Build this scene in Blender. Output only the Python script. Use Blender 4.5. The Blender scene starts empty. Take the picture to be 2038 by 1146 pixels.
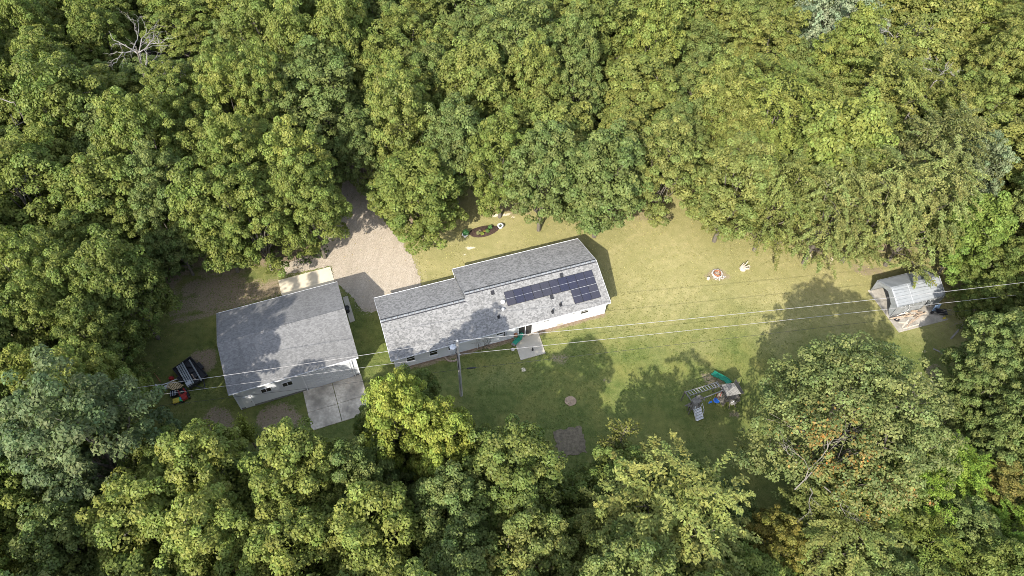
import bpy, bmesh, math, random
import numpy as np
from mathutils import Matrix, Vector

# ---------------------------------------------------------------- scene, camera, sky, sun, exposure
SC = bpy.context.scene
COL = SC.collection
PITCH = math.radians(52.509)          # camera looks this far below the horizon
ROLL = math.radians(1.895)
cam_d = bpy.data.cameras.new('camera')
cam = bpy.data.objects.new('camera', cam_d)
COL.objects.link(cam)
SC.camera = cam
cam_d.sensor_width = 36
cam_d.lens = 24.831
cam_d.clip_end = 2000
_c, _s = math.cos(PITCH), math.sin(PITCH)
_f = Vector((0, _c, -_s)); _u0 = Vector((0, _s, _c)); _r0 = Vector((1, 0, 0))
_r = _r0 * math.cos(ROLL) + _u0 * math.sin(ROLL)
_u = _u0 * math.cos(ROLL) - _r0 * math.sin(ROLL)
M = Matrix.Identity(4)
for i in range(3):
    M[i][0] = _r[i]; M[i][1] = _u[i]; M[i][2] = -_f[i]
M[2][3] = 70.0
cam.matrix_world = M

SUN_TRAVEL = Vector((0.483, 1.197, -1.0)).normalized()   # direction the light travels
elev = math.asin(-SUN_TRAVEL.z)
W = bpy.data.worlds.new('World'); SC.world = W
W.use_nodes = True
wt = W.node_tree
sky = wt.nodes.new('ShaderNodeTexSky'); sky.sky_type = 'NISHITA'; sky.sun_disc = False
sky.sun_elevation = elev; sky.dust_density = 1.2; sky.ozone_density = .6
sky.sun_rotation = math.atan2(-SUN_TRAVEL.x, -SUN_TRAVEL.y)
hs = wt.nodes.new('ShaderNodeHueSaturation'); hs.inputs['Saturation'].default_value = .62      # thin bright cloud whitens the sky
wt.links.new(sky.outputs[0], hs.inputs['Color']); wt.links.new(hs.outputs[0], wt.nodes['Background'].inputs[0])
wt.nodes['Background'].inputs[1].default_value = 0.15
sd = bpy.data.lights.new('sun', 'SUN'); sd.energy = 2.65; sd.angle = math.radians(0.55); sd.color = (1, .945, .85)
so = bpy.data.objects.new('sun', sd); COL.objects.link(so)
so.rotation_euler = SUN_TRAVEL.to_track_quat('-Z', 'Y').to_euler()
SC.view_settings.view_transform = 'Standard'; SC.view_settings.look = 'None'
SC.view_settings.gamma = 1; SC.view_settings.use_curve_mapping = False
SC.view_settings.exposure = 1.98
SC.cycles.use_denoising = True; SC.cycles.denoising_prefilter = 'NONE'; SC.cycles.filter_width = .9
W.cycles.sampling_method = 'MANUAL'; W.cycles.sample_map_resolution = 2048; SC.cycles.sample_clamp_indirect = 3; SC.cycles.caustics_reflective = False; SC.cycles.caustics_refractive = False
SC.cycles.max_bounces = 6; SC.cycles.diffuse_bounces = 4; SC.cycles.glossy_bounces = 2
SC.cycles.transmission_bounces = 3; SC.cycles.transparent_max_bounces = 4

# ---------------------------------------------------------------- helpers
RNG = random.Random(11)
NR = np.random.default_rng(5)

class MB:
    """collects shapes and links them as one mesh object"""
    def __init__(s): s.v = []; s.f = []
    def add(s, vs, fs):
        o = len(s.v); s.v += [tuple(map(float, p)) for p in vs]; s.f += [tuple(i + o for i in q) for q in fs]; return s
    def box(s, x0, y0, z0, x1, y1, z1, m=None):
        vs = [Vector(p) for p in ((x0,y0,z0),(x1,y0,z0),(x1,y1,z0),(x0,y1,z0),(x0,y0,z1),(x1,y0,z1),(x1,y1,z1),(x0,y1,z1))]
        if m is not None: vs = [m @ p for p in vs]
        return s.add(vs, [(0,3,2,1),(4,5,6,7),(0,1,5,4),(1,2,6,5),(2,3,7,6),(3,0,4,7)])
    def bar(s, a, b, w, h=None, up=(0,0,1)):
        """square bar from a to b, w wide and h high"""
        h = h or w; a = Vector(a); b = Vector(b); d = (b-a); L = d.length; d.normalize()
        upv = Vector(up)
        if abs(d.dot(upv)) > .98: upv = Vector((0,1,0))
        sd_ = d.cross(upv).normalized(); u2 = sd_.cross(d).normalized()
        m = Matrix(((d.x, sd_.x, u2.x, a.x),(d.y, sd_.y, u2.y, a.y),(d.z, sd_.z, u2.z, a.z),(0,0,0,1)))
        return s.box(0,-w/2,-h/2,L,w/2,h/2,m)
    def tube(s, pts, r, n=6, r2=None, cap=True):
        pts = [Vector(p) for p in pts]; k = len(pts); o = len(s.v); rr = []
        for i in range(k):
            t = i/(k-1); rad = r[i] if isinstance(r, (list,tuple)) else (r + ((r2 if r2 is not None else r)-r)*t)
            d = (pts[min(i+1,k-1)] - pts[max(i-1,0)]).normalized()
            a = d.cross(Vector((0,0,1)) if abs(d.z) < .9 else Vector((1,0,0))).normalized(); b = d.cross(a)
            for j in range(n):
                an = 2*math.pi*j/n; s.v.append(tuple(pts[i] + a*rad*math.cos(an) + b*rad*math.sin(an)))
        for i in range(k-1):
            for j in range(n):
                s.f.append((o+i*n+j, o+i*n+(j+1)%n, o+(i+1)*n+(j+1)%n, o+(i+1)*n+j))
        if cap:
            s.f.append(tuple(o+j for j in range(n))[::-1]); s.f.append(tuple(o+(k-1)*n+j for j in range(n)))
        return s
    def lathe(s, prof, c=(0,0,0), n=12):
        o = len(s.v); k = len(prof)
        for (r, z) in prof:
            for j in range(n):
                an = 2*math.pi*j/n; s.v.append((c[0]+r*math.cos(an), c[1]+r*math.sin(an), c[2]+z))
        for i in range(k-1):
            for j in range(n):
                s.f.append((o+i*n+j, o+i*n+(j+1)%n, o+(i+1)*n+(j+1)%n, o+(i+1)*n+j))
        if prof[0][0] > 1e-4: s.f.append(tuple(o+j for j in range(n))[::-1])
        if prof[-1][0] > 1e-4: s.f.append(tuple(o+(k-1)*n+j for j in range(n)))
        return s
    def prism(s, poly, z0, z1):
        n = len(poly); vs = [(x,y,z0) for x,y in poly] + [(x,y,z1) for x,y in poly]
        return s.add(vs, [tuple(range(n))[::-1], tuple(range(n,2*n))] + [(i,(i+1)%n,n+(i+1)%n,n+i) for i in range(n)])
    def slab(s, poly3, t):
        """sloping plate: upper outline in 3-D, thickness t straight down"""
        n = len(poly3); vs = list(poly3) + [(x,y,z-t) for x,y,z in poly3]
        return s.add(vs, [tuple(range(n)), tuple(range(n,2*n))[::-1]] + [(i,n+i,n+(i+1)%n,(i+1)%n) for i in range(n)])
    def extr_u(s, prof, u0, u1):
        """profile in (v,z) drawn along u"""
        n = len(prof); vs = [(u0,v,z) for v,z in prof] + [(u1,v,z) for v,z in prof]
        return s.add(vs, [tuple(range(n)), tuple(range(n,2*n))[::-1]] + [(i,n+i,n+(i+1)%n,(i+1)%n) for i in range(n)])
    def build(s, name, mat, parent=None, bevel=0, smooth=False, **props):
        me = bpy.data.meshes.new(name); me.from_pydata(s.v, [], s.f)
        bm = bmesh.new(); bm.from_mesh(me); bmesh.ops.recalc_face_normals(bm, faces=bm.faces)
        if bevel: bmesh.ops.bevel(bm, geom=list(bm.edges), offset=bevel, segments=1, affect='EDGES')
        bm.to_mesh(me); bm.free()
        if smooth: me.polygons.foreach_set('use_smooth', [True]*len(me.polygons))
        me.materials.append(mat)
        return link(name, me, parent, **props)

def link(name, data, parent=None, **props):
    o = bpy.data.objects.new(name, data); COL.objects.link(o)
    if parent: o.parent = parent
    for k, v in props.items(): o[k] = v
    return o
def thing(name, label, cat, loc=(0,0,0), rz=0, group=None):
    o = bpy.data.objects.new(name, None); COL.objects.link(o); o.empty_display_size = .3
    o.location = loc; o.rotation_euler = (0,0,rz); o['label'] = label; o['category'] = cat
    if group: o['group'] = group
    return o
def tag(o, label, cat, group=None):
    o['label'] = label; o['category'] = cat
    if group: o['group'] = group
    return o
def copy_tree(o, parent=None):
    c = o.copy(); COL.objects.link(c)
    if parent: c.parent = parent
    for ch in list(o.children): copy_tree(ch, c)
    return c

# value noise for the ground masks
_lat = NR.random((256,256))
def vnoise(x, y):
    xi = np.floor(x).astype(int); yi = np.floor(y).astype(int); fx = x-xi; fy = y-yi
    fx = fx*fx*(3-2*fx); fy = fy*fy*(3-2*fy)
    g = lambda a,b: _lat[a & 255, b & 255]
    return (g(xi,yi)*(1-fx)+g(xi+1,yi)*fx)*(1-fy)+(g(xi,yi+1)*(1-fx)+g(xi+1,yi+1)*fx)*fy
def fbm(x, y, o=4):
    r = 0; a = .5
    for k in range(o): r = r + a*vnoise(x*2**k+17.3*k, y*2**k+5.1*k); a *= .5
    return r/(1-.5**o)

# ---------------------------------------------------------------- materials
def nodes(name):
    m = bpy.data.materials.new(name); m.use_nodes = True
    nt = m.node_tree; b = nt.nodes['Principled BSDF']
    return m, nt, b
def N(nt, typ, **kw):
    n = nt.nodes.new('ShaderNode'+typ)
    for k, v in kw.items():
        if k.startswith('i_'):
            key = k[2:]; key = int(key) if key.isdigit() else key
            n.inputs[key].default_value = v
        else: setattr(n, k, v)
    return n
def noise(nt, vec, scale, detail=4, rough=.55):
    n = N(nt, 'TexNoise'); n.inputs['Scale'].default_value = scale; n.inputs['Detail'].default_value = detail
    n.inputs['Roughness'].default_value = rough
    nt.links.new(vec, n.inputs['Vector']); return n.outputs['Fac']
def mixc(nt, fac, a, b, mode='MIX'):
    n = N(nt, 'Mix', data_type='RGBA', blend_type=mode)
    for sock, val in ((n.inputs[0], fac), (n.inputs[6], a), (n.inputs[7], b)):
        if isinstance(val, bpy.types.NodeSocket): nt.links.new(val, sock)
        elif isinstance(val, (int,float)): sock.default_value = val
        else: sock.default_value = (*val, 1) if len(val) == 3 else val
    return n.outputs[2]
def ramp(nt, fac, lo, hi, a=0., b=1.):
    n = N(nt, 'MapRange'); n.inputs[1].default_value = lo; n.inputs[2].default_value = hi
    n.inputs[3].default_value = a; n.inputs[4].default_value = b
    nt.links.new(fac, n.inputs[0]); return n.outputs[0]
def bump(nt, b, h, strength=.3, dist=.02):
    n = N(nt, 'Bump'); n.inputs['Strength'].default_value = strength; n.inputs['Distance'].default_value = dist
    nt.links.new(h, n.inputs['Height']); nt.links.new(n.outputs[0], b.inputs['Normal'])
def coord(nt): return N(nt, 'TexCoord').outputs['Object']
def mat(name, col, rough=.7, var=.25, scale=3., metal=0., spec=.3, col2=None, fine=20., bmp=.2, stretch=None):
    """a colour with two scales of grain and a little wear"""
    m, nt, b = nodes(name); v = coord(nt)
    if stretch:
        mp = N(nt, 'Mapping'); mp.inputs['Scale'].default_value = stretch; nt.links.new(v, mp.inputs[0]); v = mp.outputs[0]
    n1 = noise(nt, v, scale); n2 = noise(nt, v, fine, 2)
    a = [c*(1-var) for c in col]; d = col2 or [min(1, c*(1+var)) for c in col]
    c1 = mixc(nt, ramp(nt, n1, .3, .7), a, d)
    c2 = mixc(nt, ramp(nt, n2, .3, .7, 0, var), c1, [c*.45 for c in col])
    nt.links.new(c2, b.inputs['Base Color'])
    b.inputs['Roughness'].default_value = rough; b.inputs['Metallic'].default_value = metal
    b.inputs['Specular IOR Level'].default_value = spec
    if bmp: bump(nt, b, n2, bmp, .01)
    return m

def shingle_mat(name, light, dark, tab, row, contrast, mortar, patch, speck=.5):
    m, nt, b = nodes(name); v = coord(nt)
    br = N(nt, 'TexBrick'); nt.links.new(v, br.inputs['Vector'])
    br.inputs['Color1'].default_value = (*light, 1); br.inputs['Color2'].default_value = (*dark, 1)
    br.inputs['Mortar'].default_value = (*mortar, 1)
    br.inputs['Scale'].default_value = 1; br.inputs['Mortar Size'].default_value = .012; br.inputs['Mortar Smooth'].default_value = .3
    br.inputs['Bias'].default_value = contrast; br.inputs['Brick Width'].default_value = tab; br.inputs['Row Height'].default_value = row
    br.offset = .37; br.offset_frequency = 3; br.squash = .8; br.squash_frequency = 2
    n1 = noise(nt, v, .35, 4); n2 = noise(nt, v, 14, 2); n3 = noise(nt, v, 1.6, 3)
    mp = N(nt, 'Mapping'); mp.inputs['Scale'].default_value = (4.6, 7.0, 7.0); nt.links.new(v, mp.inputs[0])
    vo = N(nt, 'TexVoronoi'); vo.inputs['Scale'].default_value = 1; nt.links.new(mp.outputs[0], vo.inputs['Vector'])
    bw = N(nt, 'RGBToBW'); nt.links.new(vo.outputs['Color'], bw.inputs[0])
    c = mixc(nt, ramp(nt, bw.outputs[0], .3, .7), dark, light)
    c = mixc(nt, .3, c, br.outputs['Color'])
    c = mixc(nt, ramp(nt, n1, .35, .7, 0, patch), c, [q*.7 for q in dark])
    c = mixc(nt, ramp(nt, n2, .4, .62, 0, speck), c, [min(1,q*1.35) for q in light])
    c = mixc(nt, ramp(nt, n3, .55, .75, 0, .08), c, dark)
    mp2 = N(nt, 'Mapping'); mp2.inputs['Scale'].default_value = (1.6, .16, .16); nt.links.new(v, mp2.inputs[0])
    c = mixc(nt, ramp(nt, noise(nt, mp2.outputs[0], 1, 4), .5, .75, 0, .35), c, mixc(nt, 1., c, (.62,.62,.60), 'MULTIPLY'))
    nt.links.new(c, b.inputs['Base Color']); b.inputs['Roughness'].default_value = .9; b.inputs['Specular IOR Level'].default_value = .15
    bump(nt, b, br.outputs['Color'], .5, .02)
    return m

def siding_mat(name, col, step=.2, axis=2, rough=.55):
    m, nt, b = nodes(name); v = coord(nt)
    sp = N(nt, 'SeparateXYZ'); nt.links.new(v, sp.inputs[0])
    d = N(nt, 'Math', operation='DIVIDE'); nt.links.new(sp.outputs[axis], d.inputs[0]); d.inputs[1].default_value = step
    m6 = N(nt, 'Math', operation='MULTIPLY'); m6.inputs[1].default_value = 2*math.pi; nt.links.new(d.outputs[0], m6.inputs[0])
    fr = N(nt, 'Math', operation='SINE'); nt.links.new(m6.outputs[0], fr.inputs[0])
    n1 = noise(nt, v, 1.2, 4); n2 = noise(nt, v, 9, 3)
    c = mixc(nt, ramp(nt, n1, .35, .75, 0, .35), col, [q*.8 for q in col])
    c = mixc(nt, ramp(nt, n2, .5, .8, 0, .3), c, (col[0]*.87, col[1]*.86, col[2]*.84))
    nt.links.new(c, b.inputs['Base Color']); b.inputs['Roughness'].default_value = rough
    bump(nt, b, fr.outputs[0], .25, .006)
    return m

def leaf_mat():
    m, nt, b = nodes('leaf')
    at = N(nt, 'Attribute'); at.attribute_name = 'tint'
    oi = N(nt, 'ObjectInfo')
    c = mixc(nt, 1., oi.outputs['Color'], at.outputs['Color'], 'MULTIPLY')
    nt.links.new(c, b.inputs['Base Color'])
    b.inputs['Roughness'].default_value = .5; b.inputs['Specular IOR Level'].default_value = .14
    tr = N(nt, 'BsdfTranslucent'); nt.links.new(mixc(nt, 1., c, (1.04, 1.2, .6), 'MULTIPLY'), tr.inputs[0])
    mx = N(nt, 'MixShader'); mx.inputs[0].default_value = .40
    nt.links.new(b.outputs[0], mx.inputs[1]); nt.links.new(tr.outputs[0], mx.inputs[2])
    nt.links.new(mx.outputs[0], nt.nodes['Material Output'].inputs[0])
    return m

MT = dict(
    leaf=leaf_mat(),
    bark=mat('bark', (.11,.095,.075), .9, .35, 2, fine=12, bmp=.6, stretch=(3,3,.6)),
    palebark=mat('pale_bark', (.20,.185,.165), .85, .3, 2, fine=10, bmp=.4),
    concrete=mat('concrete', (.36,.325,.26), .85, .12, .8, fine=16),
    newconcrete=mat('new_concrete', (.50,.44,.33), .85, .08, .8, fine=16),
    oldconcrete=mat('stained_concrete', (.43,.38,.30), .88, .52, .55, fine=4),
    white=mat('white_trim', (.56,.565,.57), .45, .06, 2),
    siding=siding_mat('white_siding', (.50,.51,.52)),
    gsiding=siding_mat('ribbed_white_siding', (.47,.485,.50), .3, 0),
    glass=None,
    found=mat('foundation', (.22,.16,.12), .9, .3, 3),
    black=mat('black_plastic', (.02,.02,.022), .45, .3, 4),
    darkmetal=mat('dark_metal', (.05,.05,.055), .5, .3, 4, metal=.6),
    steel=mat('galvanised_steel', (.50,.53,.57), .38, .15, 4, metal=.75, spec=.5),
    alu=mat('aluminium', (.42,.43,.45), .45, .1, 4, metal=.3),
    wood=mat('weathered_wood', (.13,.118,.10), .9, .3, 3, fine=14, stretch=(1,1,1)),
    greywood=mat('grey_board', (.165,.158,.145), .9, .35, 4, fine=18),
    palewood=mat('pale_wood', (.48,.36,.20), .8, .25, 5),
    log=mat('log_wood', (.34,.26,.19), .9, .35, 5),
    palelog=mat('pale_log', (.44,.38,.31), .9, .25, 5),
    wire=mat('wire_metal', (.30,.29,.28), .5, .1, 2, metal=.2),
    cable=mat('black_cable', (.03,.03,.03), .6, .1, 2),
    polewood=mat('pole_wood', (.40,.37,.34), .85, .25, 3, stretch=(4,4,.5)),
    tarp=None, darktarp=None,
    red=mat('red_paint', (.27,.03,.026), .4, .2, 6),
    yellow=mat('yellow_plastic', (.42,.34,.05), .45, .15, 5),
    green=mat('green_plastic', (.02,.19,.12), .4, .2, 3),
    brightgreen=mat('bright_green_plastic', (.05,.40,.16), .45, .15, 5),
    blue=mat('blue_plastic', (.03,.17,.62), .4, .15, 5),
    mulch=mat('mulch', (.050,.030,.022), .95, .5, 5, fine=30, bmp=.8),
    ash=mat('ash', (.50,.47,.44), .95, .4, 6, col2=(.22,.2,.19)),
    stone=mat('pale_stone', (.40,.37,.34), .9, .3, 5),
    rust=mat('rust', (.28,.12,.06), .85, .4, 6),
    shrub=None)

def pane_mat():
    m, nt, b = nodes('window_glass'); v = coord(nt)
    nt.links.new(mixc(nt, noise(nt, v, .7, 2), (.012,.014,.016), (.04,.036,.03)), b.inputs['Base Color'])
    b.inputs['Roughness'].default_value = .08; b.inputs['Specular IOR Level'].default_value = .5
    return m
MT['glass'] = pane_mat()
def tarp_mat(name, col, col2):
    m, nt, b = nodes(name); v = coord(nt)
    n1 = noise(nt, v, .9, 5, .6); n2 = noise(nt, v, 5, 3)
    c = mixc(nt, ramp(nt, n1, .35, .7), col, col2); c = mixc(nt, ramp(nt, n2, .5, .8, 0, .3), c, [q*.7 for q in col])
    nt.links.new(c, b.inputs['Base Color']); b.inputs['Roughness'].default_value = .45
    mp = N(nt, 'Mapping'); mp.inputs['Scale'].default_value = (.5, 4.5, 4.5); nt.links.new(v, mp.inputs[0])
    bump(nt, b, noise(nt, mp.outputs[0], 1.6, 4), .6, .06)
    return m
MT['tarp'] = tarp_mat('silver_tarp', (.20,.212,.222), (.225,.236,.245))
MT['darktarp'] = tarp_mat('grey_tarp', (.17,.18,.182), (.23,.24,.243))
def cell_mat():
    m, nt, b = nodes('solar_cell'); v = coord(nt)
    oi = N(nt, 'ObjectInfo')
    c = mixc(nt, oi.outputs['Random'], (.014,.015,.030), (.028,.027,.034))
    c = mixc(nt, ramp(nt, noise(nt, v, 1.5, 3), .3, .8, 0, .4), c, (.035,.034,.045))
    nt.links.new(c, b.inputs['Base Color']); b.inputs['Roughness'].default_value = .22; b.inputs['Specular IOR Level'].default_value = .5
    return m
MT['cell'] = cell_mat()
MT['roof'] = shingle_mat('speckled_shingles', (.215,.211,.204), (.092,.091,.089), .34, .145, -.05, (.09,.095,.10), .12, .22)
MT['groof'] = shingle_mat('grey_shingles', (.158,.156,.153), (.102,.101,.10), .9, .16, 0., (.06,.062,.066), .2, .12)
MT['ridge'] = mat('ridge_shingle', (.17,.18,.19), .9, .4, 5, fine=14)

def lawn_mat():
    """grass colours; the mask holds dryness (R), bare soil and litter (G), pale sand (B)"""
    m, nt, b = nodes('lawn'); v = coord(nt)
    at = N(nt, 'Attribute'); at.attribute_name = 'mask'
    sp = N(nt, 'SeparateColor'); nt.links.new(at.outputs['Color'], sp.inputs[0])
    n0 = noise(nt, v, .22, 5, .6); n1 = noise(nt, v, 1.3, 4, .6); n2 = noise(nt, v, 5.5, 3, .7); n3 = noise(nt, v, 17, 2, .7)
    g = mixc(nt, ramp(nt, n1, .3, .7), (.070,.098,.024), (.145,.165,.048))
    g = mixc(nt, ramp(nt, n0, .45, .7, 0, .6), g, (.24,.215,.065))
    d = mixc(nt, ramp(nt, n1, .3, .7), (.262,.238,.098), (.345,.302,.142))
    d = mixc(nt, ramp(nt, n0, .4, .65, 0, .55), d, (.225,.213,.082))
    s1 = N(nt, 'Math', operation='ADD'); nt.links.new(sp.outputs[0], s1.inputs[0])
    nt.links.new(ramp(nt, n2, .2, .8, -.28, .28), s1.inputs[1]); s1.use_clamp = True
    c = mixc(nt, s1.outputs[0], g, d)
    soil = mixc(nt, ramp(nt, n2, .3, .7), (.17,.13,.085), (.31,.245,.165))
    s2 = N(nt, 'Math', operation='ADD'); nt.links.new(sp.outputs[1], s2.inputs[0])
    nt.links.new(ramp(nt, n2, .2, .8, -.4, .4), s2.inputs[1])
    c = mixc(nt, ramp(nt, s2.outputs[0], .3, .7), c, soil)
    s3 = N(nt, 'Math', operation='ADD'); nt.links.new(sp.outputs[2], s3.inputs[0])
    nt.links.new(ramp(nt, n2, .2, .8, -.3, .3), s3.inputs[1])
    c = mixc(nt, ramp(nt, s3.outputs[0], .35, .6), c, (.66,.56,.42))
    c = mixc(nt, ramp(nt, n2, .5, .75, 0, .32), c, mixc(nt, 1., c, (.6,.66,.55), 'MULTIPLY'))
    c = mixc(nt, ramp(nt, n3, .36, .62, 0, .42), c, mixc(nt, 1., c, (.42,.42,.40), 'MULTIPLY'))
    c = mixc(nt, ramp(nt, n3, .60, .72, 0, .3), c, mixc(nt, 1., c, (1.55,1.5,1.45), 'MULTIPLY'))
    nt.links.new(c, b.inputs['Base Color']); b.inputs['Roughness'].default_value = .95; b.inputs['Specular IOR Level'].default_value = .1
    bump(nt, b, n3, .8, .08)
    return m
def gravel_mat():
    m, nt, b = nodes('gravel'); v = coord(nt)
    vo = N(nt, 'TexVoronoi'); vo.inputs['Scale'].default_value = 9; nt.links.new(v, vo.inputs['Vector'])
    n0 = noise(nt, v, .35, 5, .6); n1 = noise(nt, v, 2.2, 4)
    bw = N(nt, 'RGBToBW'); nt.links.new(vo.outputs['Color'], bw.inputs[0])
    c = mixc(nt, ramp(nt, bw.outputs[0], .2, .85), (.255,.215,.165), (.36,.31,.245))
    c = mixc(nt, ramp(nt, n0, .4, .7, 0, .5), c, (.27,.225,.165)); c = mixc(nt, ramp(nt, n1, .5, .75, 0, .3), c, (.42,.38,.315))
    mp = N(nt, 'Mapping'); mp.inputs['Scale'].default_value = (1.1, .12, 1); mp.inputs['Rotation'].default_value = (0,0,.35); nt.links.new(v, mp.inputs[0])
    c = mixc(nt, ramp(nt, noise(nt, mp.outputs[0], 1, 3), .5, .7, 0, .45), c, (.235,.20,.15))
    nt.links.new(c, b.inputs['Base Color']); b.inputs['Roughness'].default_value = .95; b.inputs['Specular IOR Level'].default_value = .15
    bump(nt, b, vo.outputs['Distance'], .7, .04)
    return m
MT['lawn'] = lawn_mat(); MT['gravel'] = gravel_mat()
MT['floor'] = mat('forest_floor', (.050,.042,.028), .95, .45, 1.2, col2=(.085,.065,.042), fine=8, bmp=.8)

# ---------------------------------------------------------------- ground
MB().add([(-500,-300,-.06),(500,-300,-.06),(500,700,-.06),(-500,700,-.06)], [(0,1,2,3)]).build('ground', MT['floor'], kind='structure')

CLEARING = [(-41.4,49.9),(-38.7,52.9),(-28.8,53.5),(-21.2,57.1),(-23.5,76),(-19,76),(-17.6,64.3),(-12.6,61.5),(-8.1,64),(-6.5,70.5),(2.4,71),(5.2,66),(11.7,64.0),(18.1,69),(24.7,71),(25.4,67),(36,66),(40.5,62.5),(46.5,61),(55,60.3),(57.5,54.5),(53.6,48.5),(52.2,42.2),(53,37),(50,31),(46,29),(24,24),(0,22),(-25,24),(-40,30),(-43,38),(-44,44)]
def poly_sd(X, Y, P):
    """signed distance to a polygon, negative inside"""
    d = np.full(X.shape, 1e9); ins = np.zeros(X.shape, bool); n = len(P)
    for i in range(n):
        ax, ay = P[i]; bx, by = P[(i+1) % n]; ex, ey = bx-ax, by-ay
        t = np.clip(((X-ax)*ex+(Y-ay)*ey)/(ex*ex+ey*ey), 0, 1)
        d = np.minimum(d, np.hypot(X-ax-t*ex, Y-ay-t*ey))
        cr = ((ay > Y) != (by > Y)); 
        with np.errstate(divide='ignore', invalid='ignore'):
            xi = (bx-ax)*(Y-ay)/(by-ay if by != ay else 1e-9)+ax
        ins ^= cr & (X < xi)
    return np.where(ins, -d, d)
def sstep(a, b, x):
    t = np.clip((x-a)/(b-a), 0, 1); return t*t*(3-2*t)
def lawn():
    st = .3; xs = np.arange(-66, 78, st); ys = np.arange(16, 96, st)
    X, Y = np.meshgrid(xs, ys); nx, ny = len(xs), len(ys)
    nz = fbm(X*.22, Y*.22); n2 = fbm(X*.9+40, Y*.9)
    Z = -.035+.03*n2
    dry = sstep(43.5, 57, Y+7*(nz-.5)+.05*X)
    dry *= sstep(-19, -11, X)*.9+.1
    r = np.hypot(X-40, Y-36); dry += np.where((X > 14), .22*(nz-.2)*np.sin(r*4.1+9*nz+2*n2), 0)*sstep(44, 50, Y)
    dry = np.clip(dry*.9+.5*(nz-.5), 0, 1)
    sd_ = poly_sd(X, Y, CLEARING)+5*(n2-.5)
    dirt = sstep(-.4, 3.5, sd_)*.85
    # dirt track and worn soil: (x, y, rx, ry, turn, strength)
    sand = np.zeros(X.shape)
    def blob(x, y, rx, ry, a, k, arr):
        c, s = math.cos(math.radians(a)), math.sin(math.radians(a))
        u = ((X-x)*c+(Y-y)*s)/rx; v = (-(X-x)*s+(Y-y)*c)/ry
        q = np.sqrt(u*u+v*v)+.9*(n2-.5)+.5*(nz-.5)
        np.maximum(arr, k*(1-sstep(.55, 1.15, q)), out=arr)
    for q in ((-33,51.2,8.5,2.4,17,.72),(-37,52.5,5,1.9,12,.7),(-39,49.5,4,1.5,15,.6),(-35,48.9,5,.6,22,.62),(-30.5,49.6,5,.9,20,.7),(-38,47.6,4.2,.7,18,.62),(-35.1,41.6,1.9,1.7,20,.8),(-31.5,34.4,1.7,1.9,60,.75),(-24.6,34.7,2.7,2.0,18,.85),(-29.6,33.6,.9,.5,15,.6),
              (5.6,43.6,1.1,1.6,80,.5),(11.2,40.9,.7,.4,0,.4),(49.3,43.5,1.4,.9,30,.55),(50.6,41.8,1.2,.7,40,.6),(41,62,4,1.6,-20,.6),(30,65.5,3,1.5,0,.5),(18.5,66.8,4,1.4,0,.5),(45.6,58.5,3,1.2,-10,.6),
              (-13.8,49.3,.5,1.4,20,.55),(-15.0,46.8,.35,.9,20,.5),(0,67,3,1.2,0,.55),(23.2,41.4,1.6,1.1,-40,.62),(25.0,37.2,.8,.6,0,.6),(26.1,57.0,1.5,1.25,0,.62),(-17.2,61.5,.7,2.0,-25,.6)):
        blob(*q, dirt)
    # strip of bare soil along the house foot
    hx = (X+13.13)*.9394+(Y-40.82)*.3429; hy = -(X+13.13)*.3429+(Y-40.82)*.9394
    band = (hx > -.1)*(hx < 26.4)*(1-sstep(.12, .55, np.abs(hy-.25)+.5*(n2-.5)))
    dirt = np.maximum(dirt, band*.75)
    for q in ((-5.6,60.1,.95,.32,10,1),(-6.6,59.4,.6,.14,0,.8),(-6.3,58.9,.4,.16,15,.75),(-1.6,66.2,1.5,.24,8,1),(-3.0,66.0,.7,.3,0,.8),(-.4,65.9,.8,.1,-20,.7),(41.5,60,1.2,.3,60,.6),(39,60.6,.8,.25,70,.55),(47.6,43.2,.5,.3,0,.55),(48.6,42.2,.45,.25,0,.55),(50.8,45.2,.35,.2,0,.6),(1.7,41.9,.45,.3,-30,.62),(49.1,46.2,.45,.3,10,.5),(29.3,41.1,.5,.3,0,.4)):
        blob(*q, sand)
    V = np.stack([X, Y, Z], -1).reshape(-1,3)
    idx = np.arange(nx*ny).reshape(ny, nx)
    F = np.stack([idx[:-1,:-1], idx[:-1,1:], idx[1:,1:], idx[1:,:-1]], -1).reshape(-1,4)
    me = bpy.data.meshes.new('lawn'); fast_mesh(me, V, F)
    at = me.attributes.new('mask', 'FLOAT_COLOR', 'POINT')
    at.data.foreach_set('color', np.stack([dry, dirt, sand, np.ones_like(dry)], -1).astype(np.float32).ravel())
    me.materials.append(MT['lawn'])
    link('lawn', me, kind='structure')
def fast_mesh(me, V, F):
    k = F.shape[1]
    me.vertices.add(len(V)); me.vertices.foreach_set('co', np.asarray(V, np.float32).ravel())
    me.loops.add(F.size); me.loops.foreach_set('vertex_index', F.astype(np.int32).ravel())
    me.polygons.add(len(F)); me.polygons.foreach_set('loop_start', np.arange(0, F.size, k, dtype=np.int32))
    me.update(calc_edges=True)
lawn()

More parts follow.
